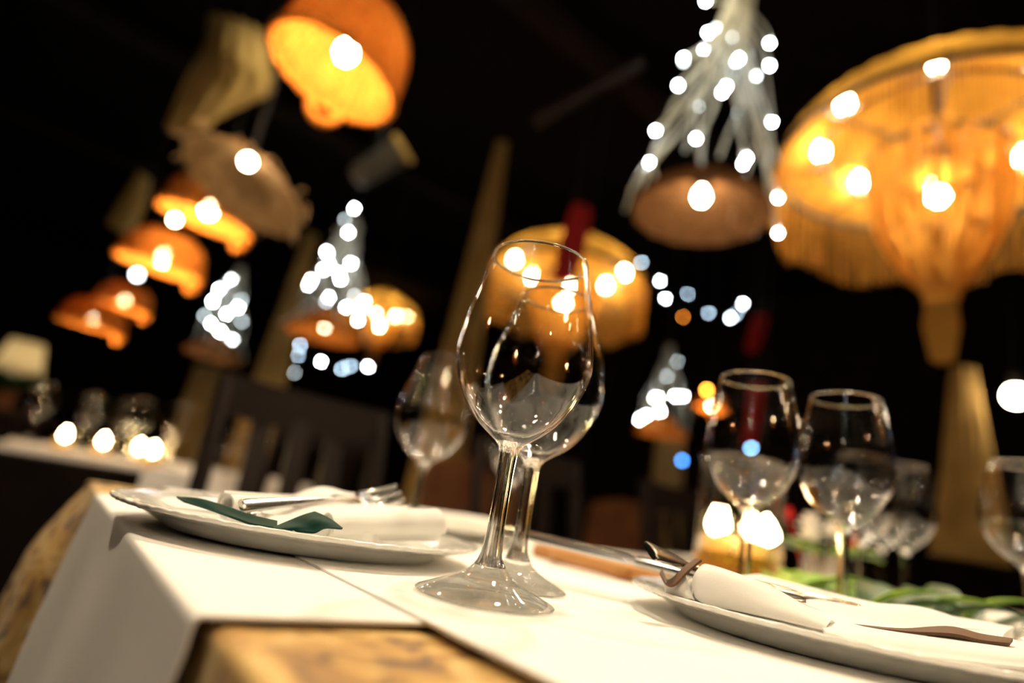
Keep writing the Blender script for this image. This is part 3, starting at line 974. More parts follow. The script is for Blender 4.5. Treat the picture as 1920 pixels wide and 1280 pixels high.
def weave(b, prof, nr, ribs, r_s=0.0022, amp=0.0022, M=None):
    """woven shell: horizontal strands passing in and out of upright ribs; prof maps 0..1 to (r, z)"""
    seg = ribs * 3
    M = M or Matrix.Identity(4)
    for i in range(nr):
        r, z = prof(i / (nr - 1))
        P = []
        for k in range(seg):
            th = 2 * PI * k / seg
            rr = r + amp * math.cos(ribs / 2 * th + PI * (i % 2))
            P.append(M @ Vector((rr * math.cos(th), rr * math.sin(th), z)))
        b.tube(P, r_s, 5, closed=True)
    for k in range(ribs):
        th = 2 * PI * k / ribs
        b.tube([M @ Vector((prof(i / 9)[0] * math.cos(th), prof(i / 9)[0] * math.sin(th), prof(i / 9)[1])) for i in range(10)], r_s * 0.9, 5)


def basket_lamp(loc, label, tilt=(0, 0), R=0.17, nr=30, ribs=36, hk=1.25, ha=100.0, group='orange wicker basket lamps'):
    root = thing('wicker_pendant', label, 'pendant lamp', loc, group=group)
    M = Matrix.Rotation(tilt[0], 4, 'X') @ Matrix.Rotation(tilt[1], 4, 'Y')
    H = R * hk
    def prof(q):                                   # mouth at the bottom, rounded shoulder, open crown
        return (R * (1.0 - 0.10 * q - 0.32 * q ** 4), H * q)
    b = MB(); weave(b, prof, nr, ribs, R * .016, R * .012, M); b.build('basket', 'wicker', root, world=False)
    b = MB(); weave(b, lambda q: (R * (0.58 - 0.50 * q), H + R * 0.06 * q), 9, ribs, R * .016, R * .012, M)
    b.build('crown', 'wicker', root, world=False)
    b = MB(); b.tube([M @ Vector((R * 1.01 * math.cos(2 * PI * k / 60), R * 1.01 * math.sin(2 * PI * k / 60), R * .02 * math.sin(k * 2.1))) for k in range(60)], R * .045, 8, closed=True)
    b.build('rim', 'wicker', root, world=False)
    hp = []; ha = math.radians(ha)
    for i in range(17):
        th = PI * i / 16; tx = R * 0.26 * math.cos(th)
        hp.append(M @ Vector((R * math.cos(ha) - tx * math.sin(ha), R * math.sin(ha) + tx * math.cos(ha), -R * 0.30 * math.sin(th) + R * .02)))
    b = MB(); b.tube(hp, R * .075, 8); b.build('handle', 'wicker', root, world=False)
    bulb(root, M @ Vector((0, 0, R * (0.45 if hk > 1 else 0.24))), R * 0.15, 'bulb_basket')
    cord(root, M @ Vector((0, 0, H)))
    return root


def lamp_at(px, py, Y):
    return at(px, py, Y)


bk = basket_lamp(at(624, 140, 1.33), 'large orange wicker basket lamp with handle, hanging at the top of the photo', tilt=(math.radians(-2), math.radians(12)), ha=112)
row = basket_lamp(at(385, 412, 2.15), 'orange wicker basket lamp nearest the straw hat, upper of the row at left', tilt=(math.radians(4), math.radians(5)), hk=0.85, ha=62)
for (px, py, Y, rz, sc, lab) in ((298, 500, 2.45, 0.0, 1.0, 'orange wicker basket lamp second in the row at left, with bright bulb'),
                                 (228, 575, 3.75, 0.0, 0.95, 'small orange wicker basket lamp behind the lowest one at left'),
                                 (170, 612, 3.25, 0.0, 0.95, 'lowest and leftmost orange wicker basket lamp of the row')):
    copy_tree(row, at(px, py, Y), rz, lab, sc)


def led(root, p, r, m='led_white'):
    b = MB(); b.ball(p, r, 10, 7); return b.build('led', m, root)


def fairy_pendant(base, label, leds, top_px, Y, R, LED_R, wires, bulb_m='bulb_small', shade='wicker_brown', nr=16, ribs=30):
    """woven bell shade under a cone of fairy-light cables; the cables hang from one point above"""
    root = thing('fairy_light_pendant', label, 'pendant lamp', base, group='woven pendants under fairy light bundles')
    base = Vector(base)
    def prof(q):
        return (R * (1.0 - 0.05 * q - 0.72 * q ** 1.8), R * 0.62 * q)
    b = MB(); weave(b, prof, nr, ribs, R * .026, R * .02); b.build('shade', shade, root, world=False)
    bulb(root, (0, 0, R * 0.30), R * 0.11, bulb_m)
    top = top_px if top_px is not None else Vector((base[0], base[1], base[2] + R * 3.6))
    b = MB(); rg = random.Random(int(abs(base[0]) * 1000))
    for i in range(wires):
        th = 2 * PI * i / wires + rg.uniform(-.2, .2); P = []; tx, ty = top.x - base[0], top.y - base[1]
        Lq = rg.choice((1.0, 1.0, 0.85, 0.7))
        for k in range(9):
            q = k / 8 * Lq; r = R * (0.10 + 1.0 * q ** 1.25)
            a = th + 0.35 * math.sin(q * 7 + i * 1.3); r += R * 0.10 * math.sin(q * 9 + i * 2.1) * min(1, q * 3)
            P.append(Vector((base[0] + tx * (1 - q) + r * math.cos(a), base[1] + ty * (1 - q) + r * math.sin(a), top.z + (base[2] - top.z) * q + R * .05)))
        b.tube(cr(P, 26), R * .020, 5)
    for (px, py, dy, m) in leds:                  # every light hangs on its own looping cable
        e = at(px, py, Y + dy); led(root, e, LED_R, m); P = []
        if e.z > top.z - R * .1:
            continue
        sw = R * rg.uniform(.10, .30); ph = rg.uniform(0, 6)
        for k in range(9):
            q = k / 8; c = top.lerp(e, q)
            out = Vector((e.x - top.x, e.y - top.y, 0)) * (0.25 * math.sin(PI * q) * -1)
            P.append(c + out + Vector((math.cos(ph + 5 * q), math.sin(ph + 5 * q), 0)) * (sw * math.sin(PI * q)))
        b.tube(cr(P, 24), R * .020, 5)
    b.build('cable_bundle', 'clear_cable', root)
    b = MB(); b.tube([top - Vector((0, 0, R * .2)), Vector((top.x, top.y, CEIL))], R * .03, 6); b.build('cord', 'cord_black', root)
    return root


def conv(lst, sc, ox, oy, spread):
    out = []
    for i, q in enumerate(lst):
        x, y = q[0] / sc + ox, q[1] / sc + oy
        out.append((x, y, spread * math.sin(i * 2.4), q[2] if len(q) > 2 else 'led_white'))
    return out


L1 = conv([(487, 5), (653, 35), (500, 163), (473, 243), (377, 290), (377, 310, 'led_dim'), (350, 427), (237, 653), (208, 812), (440, 693), (570, 462), (592, 432), (655, 293), (640, 310, 'led_dim'), (808, 215), (808, 328),
           (820, 610), (675, 820), (693, 790), (850, 988), (850, 1165), (450, 530, 'led_dim'), (650, 565, 'led_dim'), (742, 380, 'led_dim'), (620, 185, 'led_dim'), (540, 140, 'led_dim')], 2.666, 1140, 0, 0.10)
fp = fairy_pendant(at(1312, 402, 1.50), 'large pendant of white fairy lights over a brown woven shade, hanging right of centre', L1, at(1398, -45, 1.50), 1.50, 0.185, 0.0050, 14)
L2 = conv([(655, 130), (598, 197, 'led_dim'), (617, 275), (487, 390), (490, 400), (470, 497), (500, 465), (633, 460), (560, 520), (570, 555), (395, 560), (380, 590), (500, 663), (655, 655, 'led_dim'), (605, 722), (715, 690), (700, 720), (675, 800), (485, 690, 'led_dim')], 3.2, 460, 350, 0.12)
fairy_pendant(at(605, 628, 3.10), 'white fairy light pendant over an orange woven shade, left of the front glass', L2, None, 3.10, 0.195, 0.0062, 10, shade='wicker')
L3 = conv([(1032, 770), (962, 820), (928, 887), (1010, 868, 'led_dim'), (1083, 880, 'led_dim'), (1065, 920), (1005, 955), (882, 965, 'led_dim'), (1087, 997, 'led_dim'), (920, 1010), (970, 1053), (1035, 1095)], 2.91, 80, 260, 0.12)
fairy_pendant(at(400, 668, 4.2), 'white fairy light pendant farthest left, between two hanging curtains', L3, None, 4.2, 0.19, 0.0075, 8, shade='wicker_brown')
L4 = conv([(362, 772, 'led_dim'), (310, 832, 'led_dim'), (308, 850, 'led_dim'), (250, 895, 'led_dim'), (240, 963), (262, 963), (372, 953), (350, 953), (394, 955), (272, 1033), (200, 1053), (165, 1075)], 2.783, 1140, 400, 0.12)
fairy_pendant(at(1240, 812, 4.2), 'low white fairy light pendant seen between the front glass and the right glasses', L4, None, 4.2, 0.18, 0.0065, 8, shade='wicker')


def garland(label, pts, Y, Rled, cloth=None, rods=None):
    root = thing('light_garland', label, 'string lights', at(pts[0][0], pts[0][1], Y), group='string light garlands')
    P = [at(p[0], p[1], Y + 0.05 * math.sin(i * 1.9)) for i, p in enumerate(pts)]
    b = MB(); b.tube(cr(P, 8 * len(P)), 0.004, 5); b.build('cable', 'cord_black', root)
    for p, q in zip(pts, P):
        b = MB(); b.ball(q, Rled, 10, 7); b.build('led', p[2], root)
    a = P[0]; e = P[-1]
    b = MB(); b.tube([a, Vector((a.x, a.y, CEIL))], 0.004, 5); b.build('cord', 'cord_black', root)
    b = MB(); b.tube([e, Vector((e.x, e.y, CEIL))], 0.004, 5); b.build('cord', 'cord_black', root)


GA = [(x / 2.783 + 1140, y / 2.783 + 400, m) for x, y, m in ((175, 255, 'led_soft'), (272, 352, 'led_white'), (300, 445, 'led_white'), (390, 540, 'led_orange'), (415, 420, 'led_soft'), (525, 520, 'led_soft'), (637, 545, 'led_white'), (670, 525, 'led_soft'), (705, 470, 'led_white'))]
garland('string light garland of bluish-white and one orange light, under the big fairy pendant', GA, 3.6, 0.0052)
GB = [(x / 3.2 + 460, y / 3.2 + 350, m) for x, y, m in ((295, 1115, 'led_dim'), (318, 1012, 'led_soft'), (330, 950, 'led_soft'), (455, 1048, 'led_white'), (578, 1093, 'led_soft'), (630, 1075, 'led_soft'), (735, 1080, 'led_white'))]
garland('string light garland of bluish lights below the left fairy pendant', GB, 4.25, 0.0065)


def chandelier(c, label, R=0.46, strands=300):
    root = thing('fringed_chandelier', label, 'chandelier', c, group='gold fringed chandeliers')
    rg = random.Random(3)
    # crown: a swagged cone of silk from the hoop up to a small ring
    b = MB(); seg = 144; prof = [(R, 0.0), (R * .97, .05), (R * .86, .12), (R * .62, .20), (R * .36, .27), (R * .14, .33), (R * .05, .36)]
    b.lathe(prof, seg, mod=lambda th, r, z: (0.004 * math.sin(th * 36) * (r / R), 0.0)); b.build('crown', 'gold_crown', root, world=False)
    b = MB(); b.tube([(R * math.cos(2 * PI * k / 72), R * math.sin(2 * PI * k / 72), 0) for k in range(72)], 0.010, 8, closed=True)
    b.tube([(0.33 * math.cos(2 * PI * k / 60), 0.33 * math.sin(2 * PI * k / 60), 0.055) for k in range(60)], 0.007, 8, closed=True)
    b.tube([(0.185 * math.cos(2 * PI * k / 48), 0.185 * math.sin(2 * PI * k / 48), 0.0) for k in range(48)], 0.007, 8, closed=True)
    for k in range(4):
        th = PI * k / 4 + 0.2; b.tube([(-R * math.cos(th), -R * math.sin(th), 0.03), (R * math.cos(th), R * math.sin(th), 0.03)], 0.006, 6)
    b.tube([(0, 0, .0), (0, 0, .36)], 0.012, 8)
    b.build('frame', 'black_metal', root, world=False)
    b = MB()
    for i in range(strands):
        th = 2 * PI * (i + rg.uniform(-.3, .3)) / strands; Lg = 0.235 + 0.02 * math.sin(th * 9) + rg.uniform(-.012, .012); rr = R + rg.uniform(-.004, .006)
        wd = rg.uniform(.0007, .0016); x, y = math.cos(th), math.sin(th)
        P = [Vector((rr * x, rr * y, 0.0)), Vector(((rr + .003) * x, (rr + .003) * y, -Lg * .5)), Vector((rr * x + rg.uniform(-.006, .006), rr * y + rg.uniform(-.006, .006), -Lg))]
        b.tube(P, [wd, wd, wd * 1.2], 4)
    b.build('fringe', 'gold_fringe', root, world=False)['kind'] = 'stuff'
    # inner bag gathered to a tassel
    b = MB()
    pf = [(0.185, 0.0), (0.180, -.07), (0.172, -.15), (0.155, -.23), (0.125, -.31), (0.085, -.385), (0.055, -.43), (0.040, -.455)]
    pf = cr([(r, z, 0) for r, z in pf], 16)
    for i in range(120):
        th = 2 * PI * i / 120; ph = rg.uniform(0, 6); dz = 0.03 * math.sin(th * 5) + 0.012 * rg.random(); q = 1 + 0.09 * math.sin(th * 17)
        b.tube([(p.x * q * math.cos(th + .03 * math.sin(p.y * 14 + ph)), p.x * q * math.sin(th + .03 * math.sin(p.y * 14 + ph)), p.y + dz * max(0, 1 + p.y / .3)) for p in pf], [.0042 - .0018 * k / 15 for k in range(16)], 4)
    b.build('gathered_bag', 'gold_silk', root, world=False)['kind'] = 'stuff'
    bb = MB(); bb.ball((0, 0, -.13), .026, 14, 10); bb.build('bulb', 'bulb_chandelier', root, world=False)
    bb = MB(); bb.tube([(0, 0, -.11), (0, 0, .02)], .012, 10); bb.build('socket', 'black_metal', root, world=False)
    b = MB()
    b.lathe([(0.03, -.44), (.045, -.455), (.045, -.475), (.03, -.485)], 20)
    for i in range(60):
        th = 2 * PI * i / 60 * 3.1; r0 = .036 * (0.4 + 0.6 * ((i * 37) % 60) / 60)
        b.tube([(r0 * math.cos(th), r0 * math.sin(th), -.475), (r0 * 1.25 * math.cos(th), r0 * 1.25 * math.sin(th), -.56), (r0 * .75 * math.cos(th), r0 * .75 * math.sin(th), -.665 + .01 * rg.random())], .0042, 4)
    b.build('tassel', 'gold_silk', root, world=False)
    for k in range(8):
        th = k * PI / 4 + 0.15
        p = Vector((0.33 * math.cos(th), 0.33 * math.sin(th), 0.085))
        bb = MB(); bb.lathe([(0, -.005), (.014, 0), (.021, .016), (.018, .034), (.008, .052), (0, .060)], 14, p); bb.build('bulb', 'bulb_chandelier', root, world=False)
        bb = MB(); bb.tube([p + Vector((0, 0, -.03)), p], .010, 8); bb.build('candle_socket', 'wax', root, world=False)
    b = MB(); b.tube([(0, 0, .36), (0, 0, CEIL - c[2])], .006, 6); b.build('cord', 'cord_black', root, world=False)
    return root


ch = chandelier(at(1757, 300, 1.60), 'large gold fringed chandelier with tassel at the right, nearest of the three')
copy_tree(ch, at(1062, 530, 3.30), 0.5, 'gold fringed chandelier behind the rim of the front glass')
copy_tree(ch, at(716, 592, 7.2), 1.1, 'gold fringed chandelier partly hidden behind the left fairy pendant, farthest of the three')


copy_tree(row, at(1332, 765, 4.9), 0.0, 'small orange wicker basket lamp right of the low fairy pendant', 0.75)
copy_tree(ch, W(1.95, -1.55, 1.32), 0.3, 'unseen gold fringed chandelier added behind the viewer for reflections and fill')  # from here on, unseen lamps added for glints in the glasses and softer fill
copy_tree(row, W(0.15, -0.55, 1.02), 0.9, 'unseen orange wicker basket lamp added behind the viewer for reflections')
copy_tree(row, W(0.15, -1.75, 1.02), 1.9, 'unseen orange wicker basket lamp added farther behind the viewer for reflections')
copy_tree(fp, W(1.10, -1.20, 0.95), 0.0, 'unseen white fairy light pendant added behind the viewer for reflections')
copy_tree(fp, W(-1.2, -0.60, 0.95), 0.0, 'unseen white fairy light pendant added left of the viewer for reflections')
copy_tree(row, W(-1.5, 0.75, 1.0), 0.0, 'unseen orange wicker basket lamp added left of the near table for reflections')
# bare bulbs and small coloured lights on cords
def bare(px, py, Y, r, m, name, label, cat='bulb'):
    p = at(px, py, Y); root = thing(name, label, cat, p)
    bb = MB(); bb.ball((0, 0, 0), r, 14, 10); bb.build('bulb', m, root, world=False)
    bb = MB(); bb.tube([(0, 0, r * .8), (0, 0, r * 2.2)], r * .5, 8); bb.build('socket', 'black_metal', root, world=False)
    cord(root, Vector((0, 0, r * 2)), 0.0025)


bare(257, 515, 3.4, 0.020, 'led_dim', 'hanging_bulb', 'pale bare bulb hanging below the second wicker lamp at left')
bare(328, 412, 1.93, 0.013, 'bulb_small', 'hanging_bulb', 'warm bare bulb hanging above the second wicker lamp at left')
bare(465, 303, 1.5, 0.018, 'bulb_small', 'hanging_bulb', 'warm bare bulb hanging in front of the straw hat')
bare(1905, 742, 2.6, 0.045, 'bulb_small', 'hanging_bulb', 'warm globe bulb at the right edge above the gold curtain')
bare(1325, 731, 4.4, 0.014, 'led_orange', 'hanging_bulb', 'small orange bulb right of the low fairy light pendant')
bare(1616, 681, 4.8, 0.016, 'led_blue', 'hanging_bulb', 'small blue bulb hanging in the dark above the second right glass')
bare(1880, 863, 4.0, 0.016, 'led_sky', 'hanging_bulb', 'small pale blue bulb right of the lit curtain')
bare(1408, 838, 4.4, 0.016, 'led_sky', 'hanging_bulb', 'small pale blue bulb seen through the glass before the candle')
bare(1279, 863, 4.6, 0.014, 'led_blue', 'hanging_bulb', 'small deep blue bulb low beside the candle vase')
bare(1082, 942, 4.4, 0.013, 'led_green', 'hanging_bulb', 'small green bulb right of the two front glass stems')


# ------------------------------------------------------------------ hanging cloths, hat, spotlight
def curtain(label, top, bottom, w0, w1, m='drape', folds=7, tie=None, name='curtain'):
    """gathered cloth hung round a post: pleated tube, narrow where it is tied"""
    top, bottom = Vector(top), Vector(bottom); b = MB(); n = 40; seg = 84; v = []; f = []
    for i in range(n):
        q = i / (n - 1); c = top.lerp(bottom, q); wv = w0 + (w1 - w0) * q
        if tie:
            wv *= 1 - 0.45 * math.exp(-((q - tie) / 0.06) ** 2)
        for k in range(seg):
            th = 2 * PI * k / seg
            r = wv * (1 + 0.13 * math.sin(folds * 2 * th + q * 2) + 0.05 * math.sin(th * 5 + q * 6))
            v.append(c + Vector((r * math.cos(th), r * 0.7 * math.sin(th), 0)))
    for i in range(n - 1):
        for k in range(seg):
            f.append([i * seg + k, i * seg + (k + 1) % seg, (i + 1) * seg + (k + 1) % seg, (i + 1) * seg + k])
    f.append(list(range(seg))); f.append([(n - 1) * seg + k for k in range(seg)][::-1])
    b.add(v, f)
    return tag(b.build(name, m, loc=bottom), label, 'curtain', 'gathered curtains round the posts')


def post_curtain(px, py, Y, w0, w1, z0, z1, label, tie=None):
    p = at(px, py, Y)
    return curtain(label, (p.x, p.y, z1), (p.x, p.y, z0), w0, w1, tie=tie)


post_curtain(892, 520, 2.9, 0.03, 0.15, FLOOR, at(960, 270, 2.9).z, 'tall tan gathered curtain hanging behind the front glass')
post_curtain(545, 580, 4.0, 0.035, 0.17, FLOOR, at(590, 440, 4.0).z, 'tall tan gathered curtain left of the left fairy pendant')
post_curtain(1815, 880, 2.75, 0.05, 0.15, at(1815, 1050, 2.75).z, at(1812, 690, 2.75).z, 'short gold gathered curtain below the large chandelier at right')


post_curtain(388, 720, 5.3, 0.13, 0.15, FLOOR, at(398, 690, 5.3).z, 'tan gathered curtain under the farthest left fairy pendant')
post_curtain(1256, 850, 5.0, 0.10, 0.14, FLOOR + .3, at(1262, 815, 5.0).z, 'tan gathered curtain under the low fairy pendant at centre right')


def panel(label, px_rows, th, name='hanging_cloth', m='burlap', group='tan cloths draped under the ceiling'):
    b = MB(); g = [[at(*p) for p in r] for r in px_rows]
    rows = [cr(r, 30) for r in g]; rows = [[cr([rows[i][j] for i in range(len(rows))], 24)[k] for j in range(30)] for k in range(24)]
    for k, r in enumerate(rows):
        for j, p in enumerate(r):
            p += Vector((0, 0.009 * math.sin(j * 1.05 + 0.5 * math.sin(k * .3)), 0))
    b.sheet(rows, th)
    c = g[0][0]; o = tag(b.build(name, m, loc=c), label, 'cloth', group)
    for e in (g[0][0], g[0][-1]):                 # hung from the ceiling by two cords
        b = MB(); b.tube([e, Vector((e.x, e.y, CEIL))], .003, 6); b.build('cord', 'cord_black', o)
    return o


panel('large tan cloth draped under the ceiling, left of the top wicker lamp',
      [[(392, 25, 1.9), (445, 35, 1.85), (500, 60, 1.9)], [(380, 85, 1.9), (440, 95, 1.80), (508, 120, 1.9)], [(348, 150, 1.9), (430, 150, 1.84), (512, 178, 1.9)], [(308, 238, 1.9), (365, 250, 1.86), (440, 200, 1.9)]], 0.004)
panel('small tan cloth hanging above the second wicker lamp at left',
      [[(258, 320, 3.2), (275, 330, 3.15), (285, 340, 3.2)], [(222, 380, 3.2), (248, 390, 3.15), (272, 395, 3.2)], [(200, 420, 3.2), (225, 435, 3.15), (250, 440, 3.2)]], 0.004)
panel('dark red cloth hanging behind the front glass rim, beside the middle chandelier',
      [[(1075, 380, 2.45), (1095, 385, 2.45), (1110, 395, 2.45)], [(1050, 450, 2.45), (1078, 450, 2.45), (1100, 455, 2.45)], [(1035, 520, 2.45), (1055, 530, 2.45), (1080, 520, 2.45)]], 0.004, m='red_cloth', group='red cloths hanging in the dark')
panel('narrow red cloth hanging in the dark above the right glasses',
      [[(1418, 590, 3.5), (1428, 590, 3.5), (1440, 592, 3.5)], [(1405, 625, 3.5), (1418, 628, 3.5), (1430, 630, 3.5)], [(1398, 655, 3.5), (1408, 660, 3.5), (1420, 658, 3.5)]], 0.004, m='red_cloth', group='red cloths hanging in the dark')
panel('long red cloth seen through the glass before the candle',
      [[(1408, 720, 3.6), (1420, 720, 3.6), (1432, 722, 3.6)], [(1400, 780, 3.6), (1412, 780, 3.6), (1425, 782, 3.6)], [(1392, 835, 3.6), (1402, 838, 3.6), (1414, 836, 3.6)]], 0.004, m='red_cloth', group='red cloths hanging in the dark')

rs = random.Random(5)
hat = thing('straw_hat', 'wide woven straw hat hanging over the row of wicker lamps at left', 'hat', at(455, 352, 1.75))
MT = Matrix.Rotation(math.radians(14), 4, 'Y') @ Matrix.Rotation(math.radians(-14), 4, 'X')
b = MB(); weave(b, lambda q: (0.20 - 0.105 * q, 0.03 * q + 0.012 * math.sin(q * 6)), 16, 34, .0050, .004, MT)
for i in range(80):                               # loose straw ends round the brim
    th = rs.uniform(0, 2 * PI); r0 = rs.uniform(.10, .20); r1 = r0 + rs.uniform(.02, .06); th2 = th + rs.uniform(-.35, .35); z1 = rs.uniform(-.035, .03)
    b.tube([MT @ Vector((r0 * math.cos(th), r0 * math.sin(th), .02)), MT @ Vector(((r0 + r1) / 2 * math.cos(th2), (r0 + r1) / 2 * math.sin(th2), .024)), MT @ Vector((r1 * math.cos(th2), r1 * math.sin(th2), z1))], .0034, 4)
b.build('brim', 'straw', hat, world=False)
b = MB(); weave(b, lambda q: (0.095 * math.cos(q * 1.45), 0.03 + 0.075 * math.sin(q * 1.5)), 14, 26, .0046, .003, MT); b.build('crown', 'straw', hat, world=False)
b = MB(); b.tube([(0, 0, .10), (0, 0, CEIL - hat.location.z)], .003, 6); b.build('cord', 'cord_black', hat, world=False)

sp = thing('spotlight', 'dark grey metal spotlight can hanging below the top wicker lamp', 'spotlight', at(720, 300, 2.2))
p0, p1 = at(665, 335, 2.2), at(752, 282, 2.15)
b = MB(); b.tube([p0, p0.lerp(p1, .1), p0.lerp(p1, .85), p1], [.035, .05, .055, .06], 24); b.build('can', 'grey_metal', sp)
b = MB(); b.tube([p1, p1 + (p1 - p0).normalized() * .02], [.066, .066], 24); b.build('ring', 'burlap', sp)
b = MB(); m_ = p0.lerp(p1, .4); b.tube([m_, Vector((m_.x, m_.y, CEIL))], .008, 8); b.build('stem', 'black_metal', sp)
struct(log_beam('trim_5', at(1000, 228, 1.9), at(1205, 114, 1.72), 0.026, 'chair_wood'))


# ------------------------------------------------------------------ chairs
def chair():
    root = thing('dining_chair', 'x', 'chair', (0, 0, FLOOR), 0, 'dark wooden dining chairs')
    # local: seat faces +y
    b = MB(); b.box((0, 0, .445), (.44, .43, .05)); b.build('seat_frame', 'chair_wood', root, world=False, smooth=False, bevel=.006)
    b = MB(); b.sheet([[Vector((-.2 + .4 * i / 8, -.2 + .4 * j / 8, .49 + .022 * math.sin(PI * i / 8) * math.sin(PI * j / 8))) for j in range(9)] for i in range(9)], .045)
    b.build('seat_cushion', 'rust_velvet', root, world=False)
    for sx in (-1, 1):
        b = MB(); b.tube([(sx * .19, .18, 0), (sx * .195, .185, .25), (sx * .195, .185, .43)], [.015, .019, .022], 10); b.build('leg', 'chair_wood', root, world=False)
        b = MB(); b.tube(cr([(sx * .19, -.25, 0), (sx * .19, -.20, .25), (sx * .195, -.195, .46), (sx * .195, -.225, .75), (sx * .19, -.27, .98)], 20), .019, 10); b.build('leg', 'chair_wood', root, world=False)
    for (z, y, h) in ((.94, -.262, .09), (.62, -.212, .05)):
        b = MB(); b.sheet([[Vector((-.19 + .38 * i / 10, y - .03 * math.sin(PI * i / 10), z + q * h / 2)) for q in (-1, 0, 1)] for i in range(11)], .022); b.build('back_rail', 'chair_wood', root, world=False)
    for i in range(3):
        x = -.09 + .09 * i
        b = MB(); b.sheet([[Vector((x - .022, y, z)), Vector((x + .022, y, z))] for y, z in ((-.238, .62), (-.250, .72), (-.270, .82), (-.287, .92))], .012); b.build('back_slat', 'chair_wood', root, world=False)
    return root


c0 = chair()
CH = [(0.42, 0.95, PI, 'dark wooden chair on the far side of the near table, behind the left plate'),
      (1.12, 0.95, PI, 'dark wooden chair on the far side of the near table, behind the candle vase'),
      (1.85, 0.95, PI, 'dark wooden chair on the far side of the near table, at its right'),
      (0.80, 2.28, 0, 'dark wooden chair in front of the table with glasses behind the left plate')]
for i, (t, s, rz, lab) in enumerate(CH):
    p = W(t, s, FLOOR)
    if i == 0:
        c0.location = p; c0.rotation_euler = (0, 0, ROT + rz); c0['label'] = lab
    else:
        copy_tree(c0, p, ROT + rz, lab)


def padded_chair(p, rz, label):
    root = thing('padded_chair', label, 'chair', p, rz, 'rust velvet chairs in the dark')
    b = MB(); b.sheet([[Vector((-.22 + .44 * i / 8, -.20 + .42 * j / 8, .43 + .03 * math.sin(PI * i / 8) * math.sin(PI * j / 8))) for j in range(9)] for i in range(9)], .09); b.build('seat', 'rust_velvet', root, world=False)
    b = MB(); b.sheet([[Vector((-.22 + .44 * i / 10, -.20 + .05 * math.sin(PI * i / 10) * -1 - .10 * j / 8, .42 + (.50 + .05 * math.sin(PI * i / 10)) * j / 8)) for j in range(9)] for i in range(11)], .07); b.build('backrest', 'rust_velvet', root, world=False)
    for sx in (-1, 1):
        for sy in (-1, 1):
            b = MB(); b.tube([(sx * .18, sy * .16, 0), (sx * .18, sy * .16, .40)], [.014, .022], 10); b.build('leg', 'chair_wood', root, world=False)
    return root


q = at(905, 900, 2.15); pc = padded_chair((q.x, q.y, FLOOR), ROT + 2.6, 'rust velvet chair seen between the two front glass stems')
q = at(1150, 900, 3.4); copy_tree(pc, (q.x, q.y, FLOOR), ROT + 2.0, 'rust velvet chair in the dark right of the front glass')
stl = thing('low_chair', 'low-backed dark chair in front of the candle-lit left table', 'chair', W(-0.02, 1.50, FLOOR), ROT)
b = MB(); b.box((0, 0, .42), (.34, .34, .07)); b.build('seat', 'dark_wood', stl, world=False, smooth=False, bevel=.01)
b = MB(); b.sheet([[Vector((-.15 + .30 * i / 8, -.17 - .02 * math.sin(PI * i / 8) - .03 * j / 6, .40 + .345 * j / 6)) for j in range(7)] for i in range(9)], .035); b.build('backrest', 'dark_wood', stl, world=False)
for sx in (-1, 1):
    for sy in (-1, 1):
        b = MB(); b.tube([(sx * .14, sy * .14, 0), (sx * .14, sy * .14, .40)], [.016, .022], 10); b.build('leg', 'chair_wood', stl, world=False)


# ------------------------------------------------------------------ neighbouring tables
def far_table(t0, t1, s0, s1, label, cl_label):
    c = W((t0 + t1) / 2, (s0 + s1) / 2, FLOOR); root = thing('dining_table', label, 'table', c, ROT)
    w_, d_ = t1 - t0, s1 - s0
    b = MB(); b.box((0, 0, .73), (w_ - .03, d_ - .03, .03)); b.build('tabletop', 'chair_wood', root, world=False, smooth=False, bevel=.004)
    for sx in (-1, 1):
        for sy in (-1, 1):
            b = MB(); b.tube([(sx * (w_ / 2 - .12), sy * (d_ / 2 - .12), 0), (sx * (w_ / 2 - .12), sy * (d_ / 2 - .12), .715)], .026, 10); b.build('leg', 'chair_wood', root, world=False)
    o = draped('tablecloth', 'tablecloth_white', t0, t1, s0, s1, -0.001, .30, .012, lambda t, s, a, b_: .010 * (1 + math.sin(t * 40 + s * 40)), step=.03, rows=8)
    tag(o, cl_label, 'tablecloth')


far_table(-0.14, 0.40, 1.85, 2.70, 'table under a white cloth with candles at the left edge', 'white cloth on the candle-lit table at the left edge')
far_table(0.47, 1.10, 2.85, 3.55, 'table under a white cloth seen between chairs behind the left plate', 'white cloth on the table seen between chairs behind the left plate')


def tealight(px, py, Y, lab, z=0.0015):
    p = at(px, py, Y); p = Vector((p.x, p.y, z)); c = thing('candle_glass', lab, 'candle', p, group='candles on the left table')
    b = MB(); b.lathe([(0, 0), (.026, 0), (.028, .004), (.032, .06), (.030, .06), (.026, .006), (0, .005)], 24); b.build('holder', 'glass_vase', c, world=False)
    b = MB(); b.lathe([(0, .006), (.022, .006), (.022, .026), (0, .024)], 20); b.build('wax', 'wax_glow', c, world=False)
    b = MB(); b.lathe([(0, .028), (.006, .034), (.0085, .042), (.005, .054), (0, .064)], 12); b.build('flame', 'flame', c, world=False)


def z0at(px, Y):
    return px, 0, Y


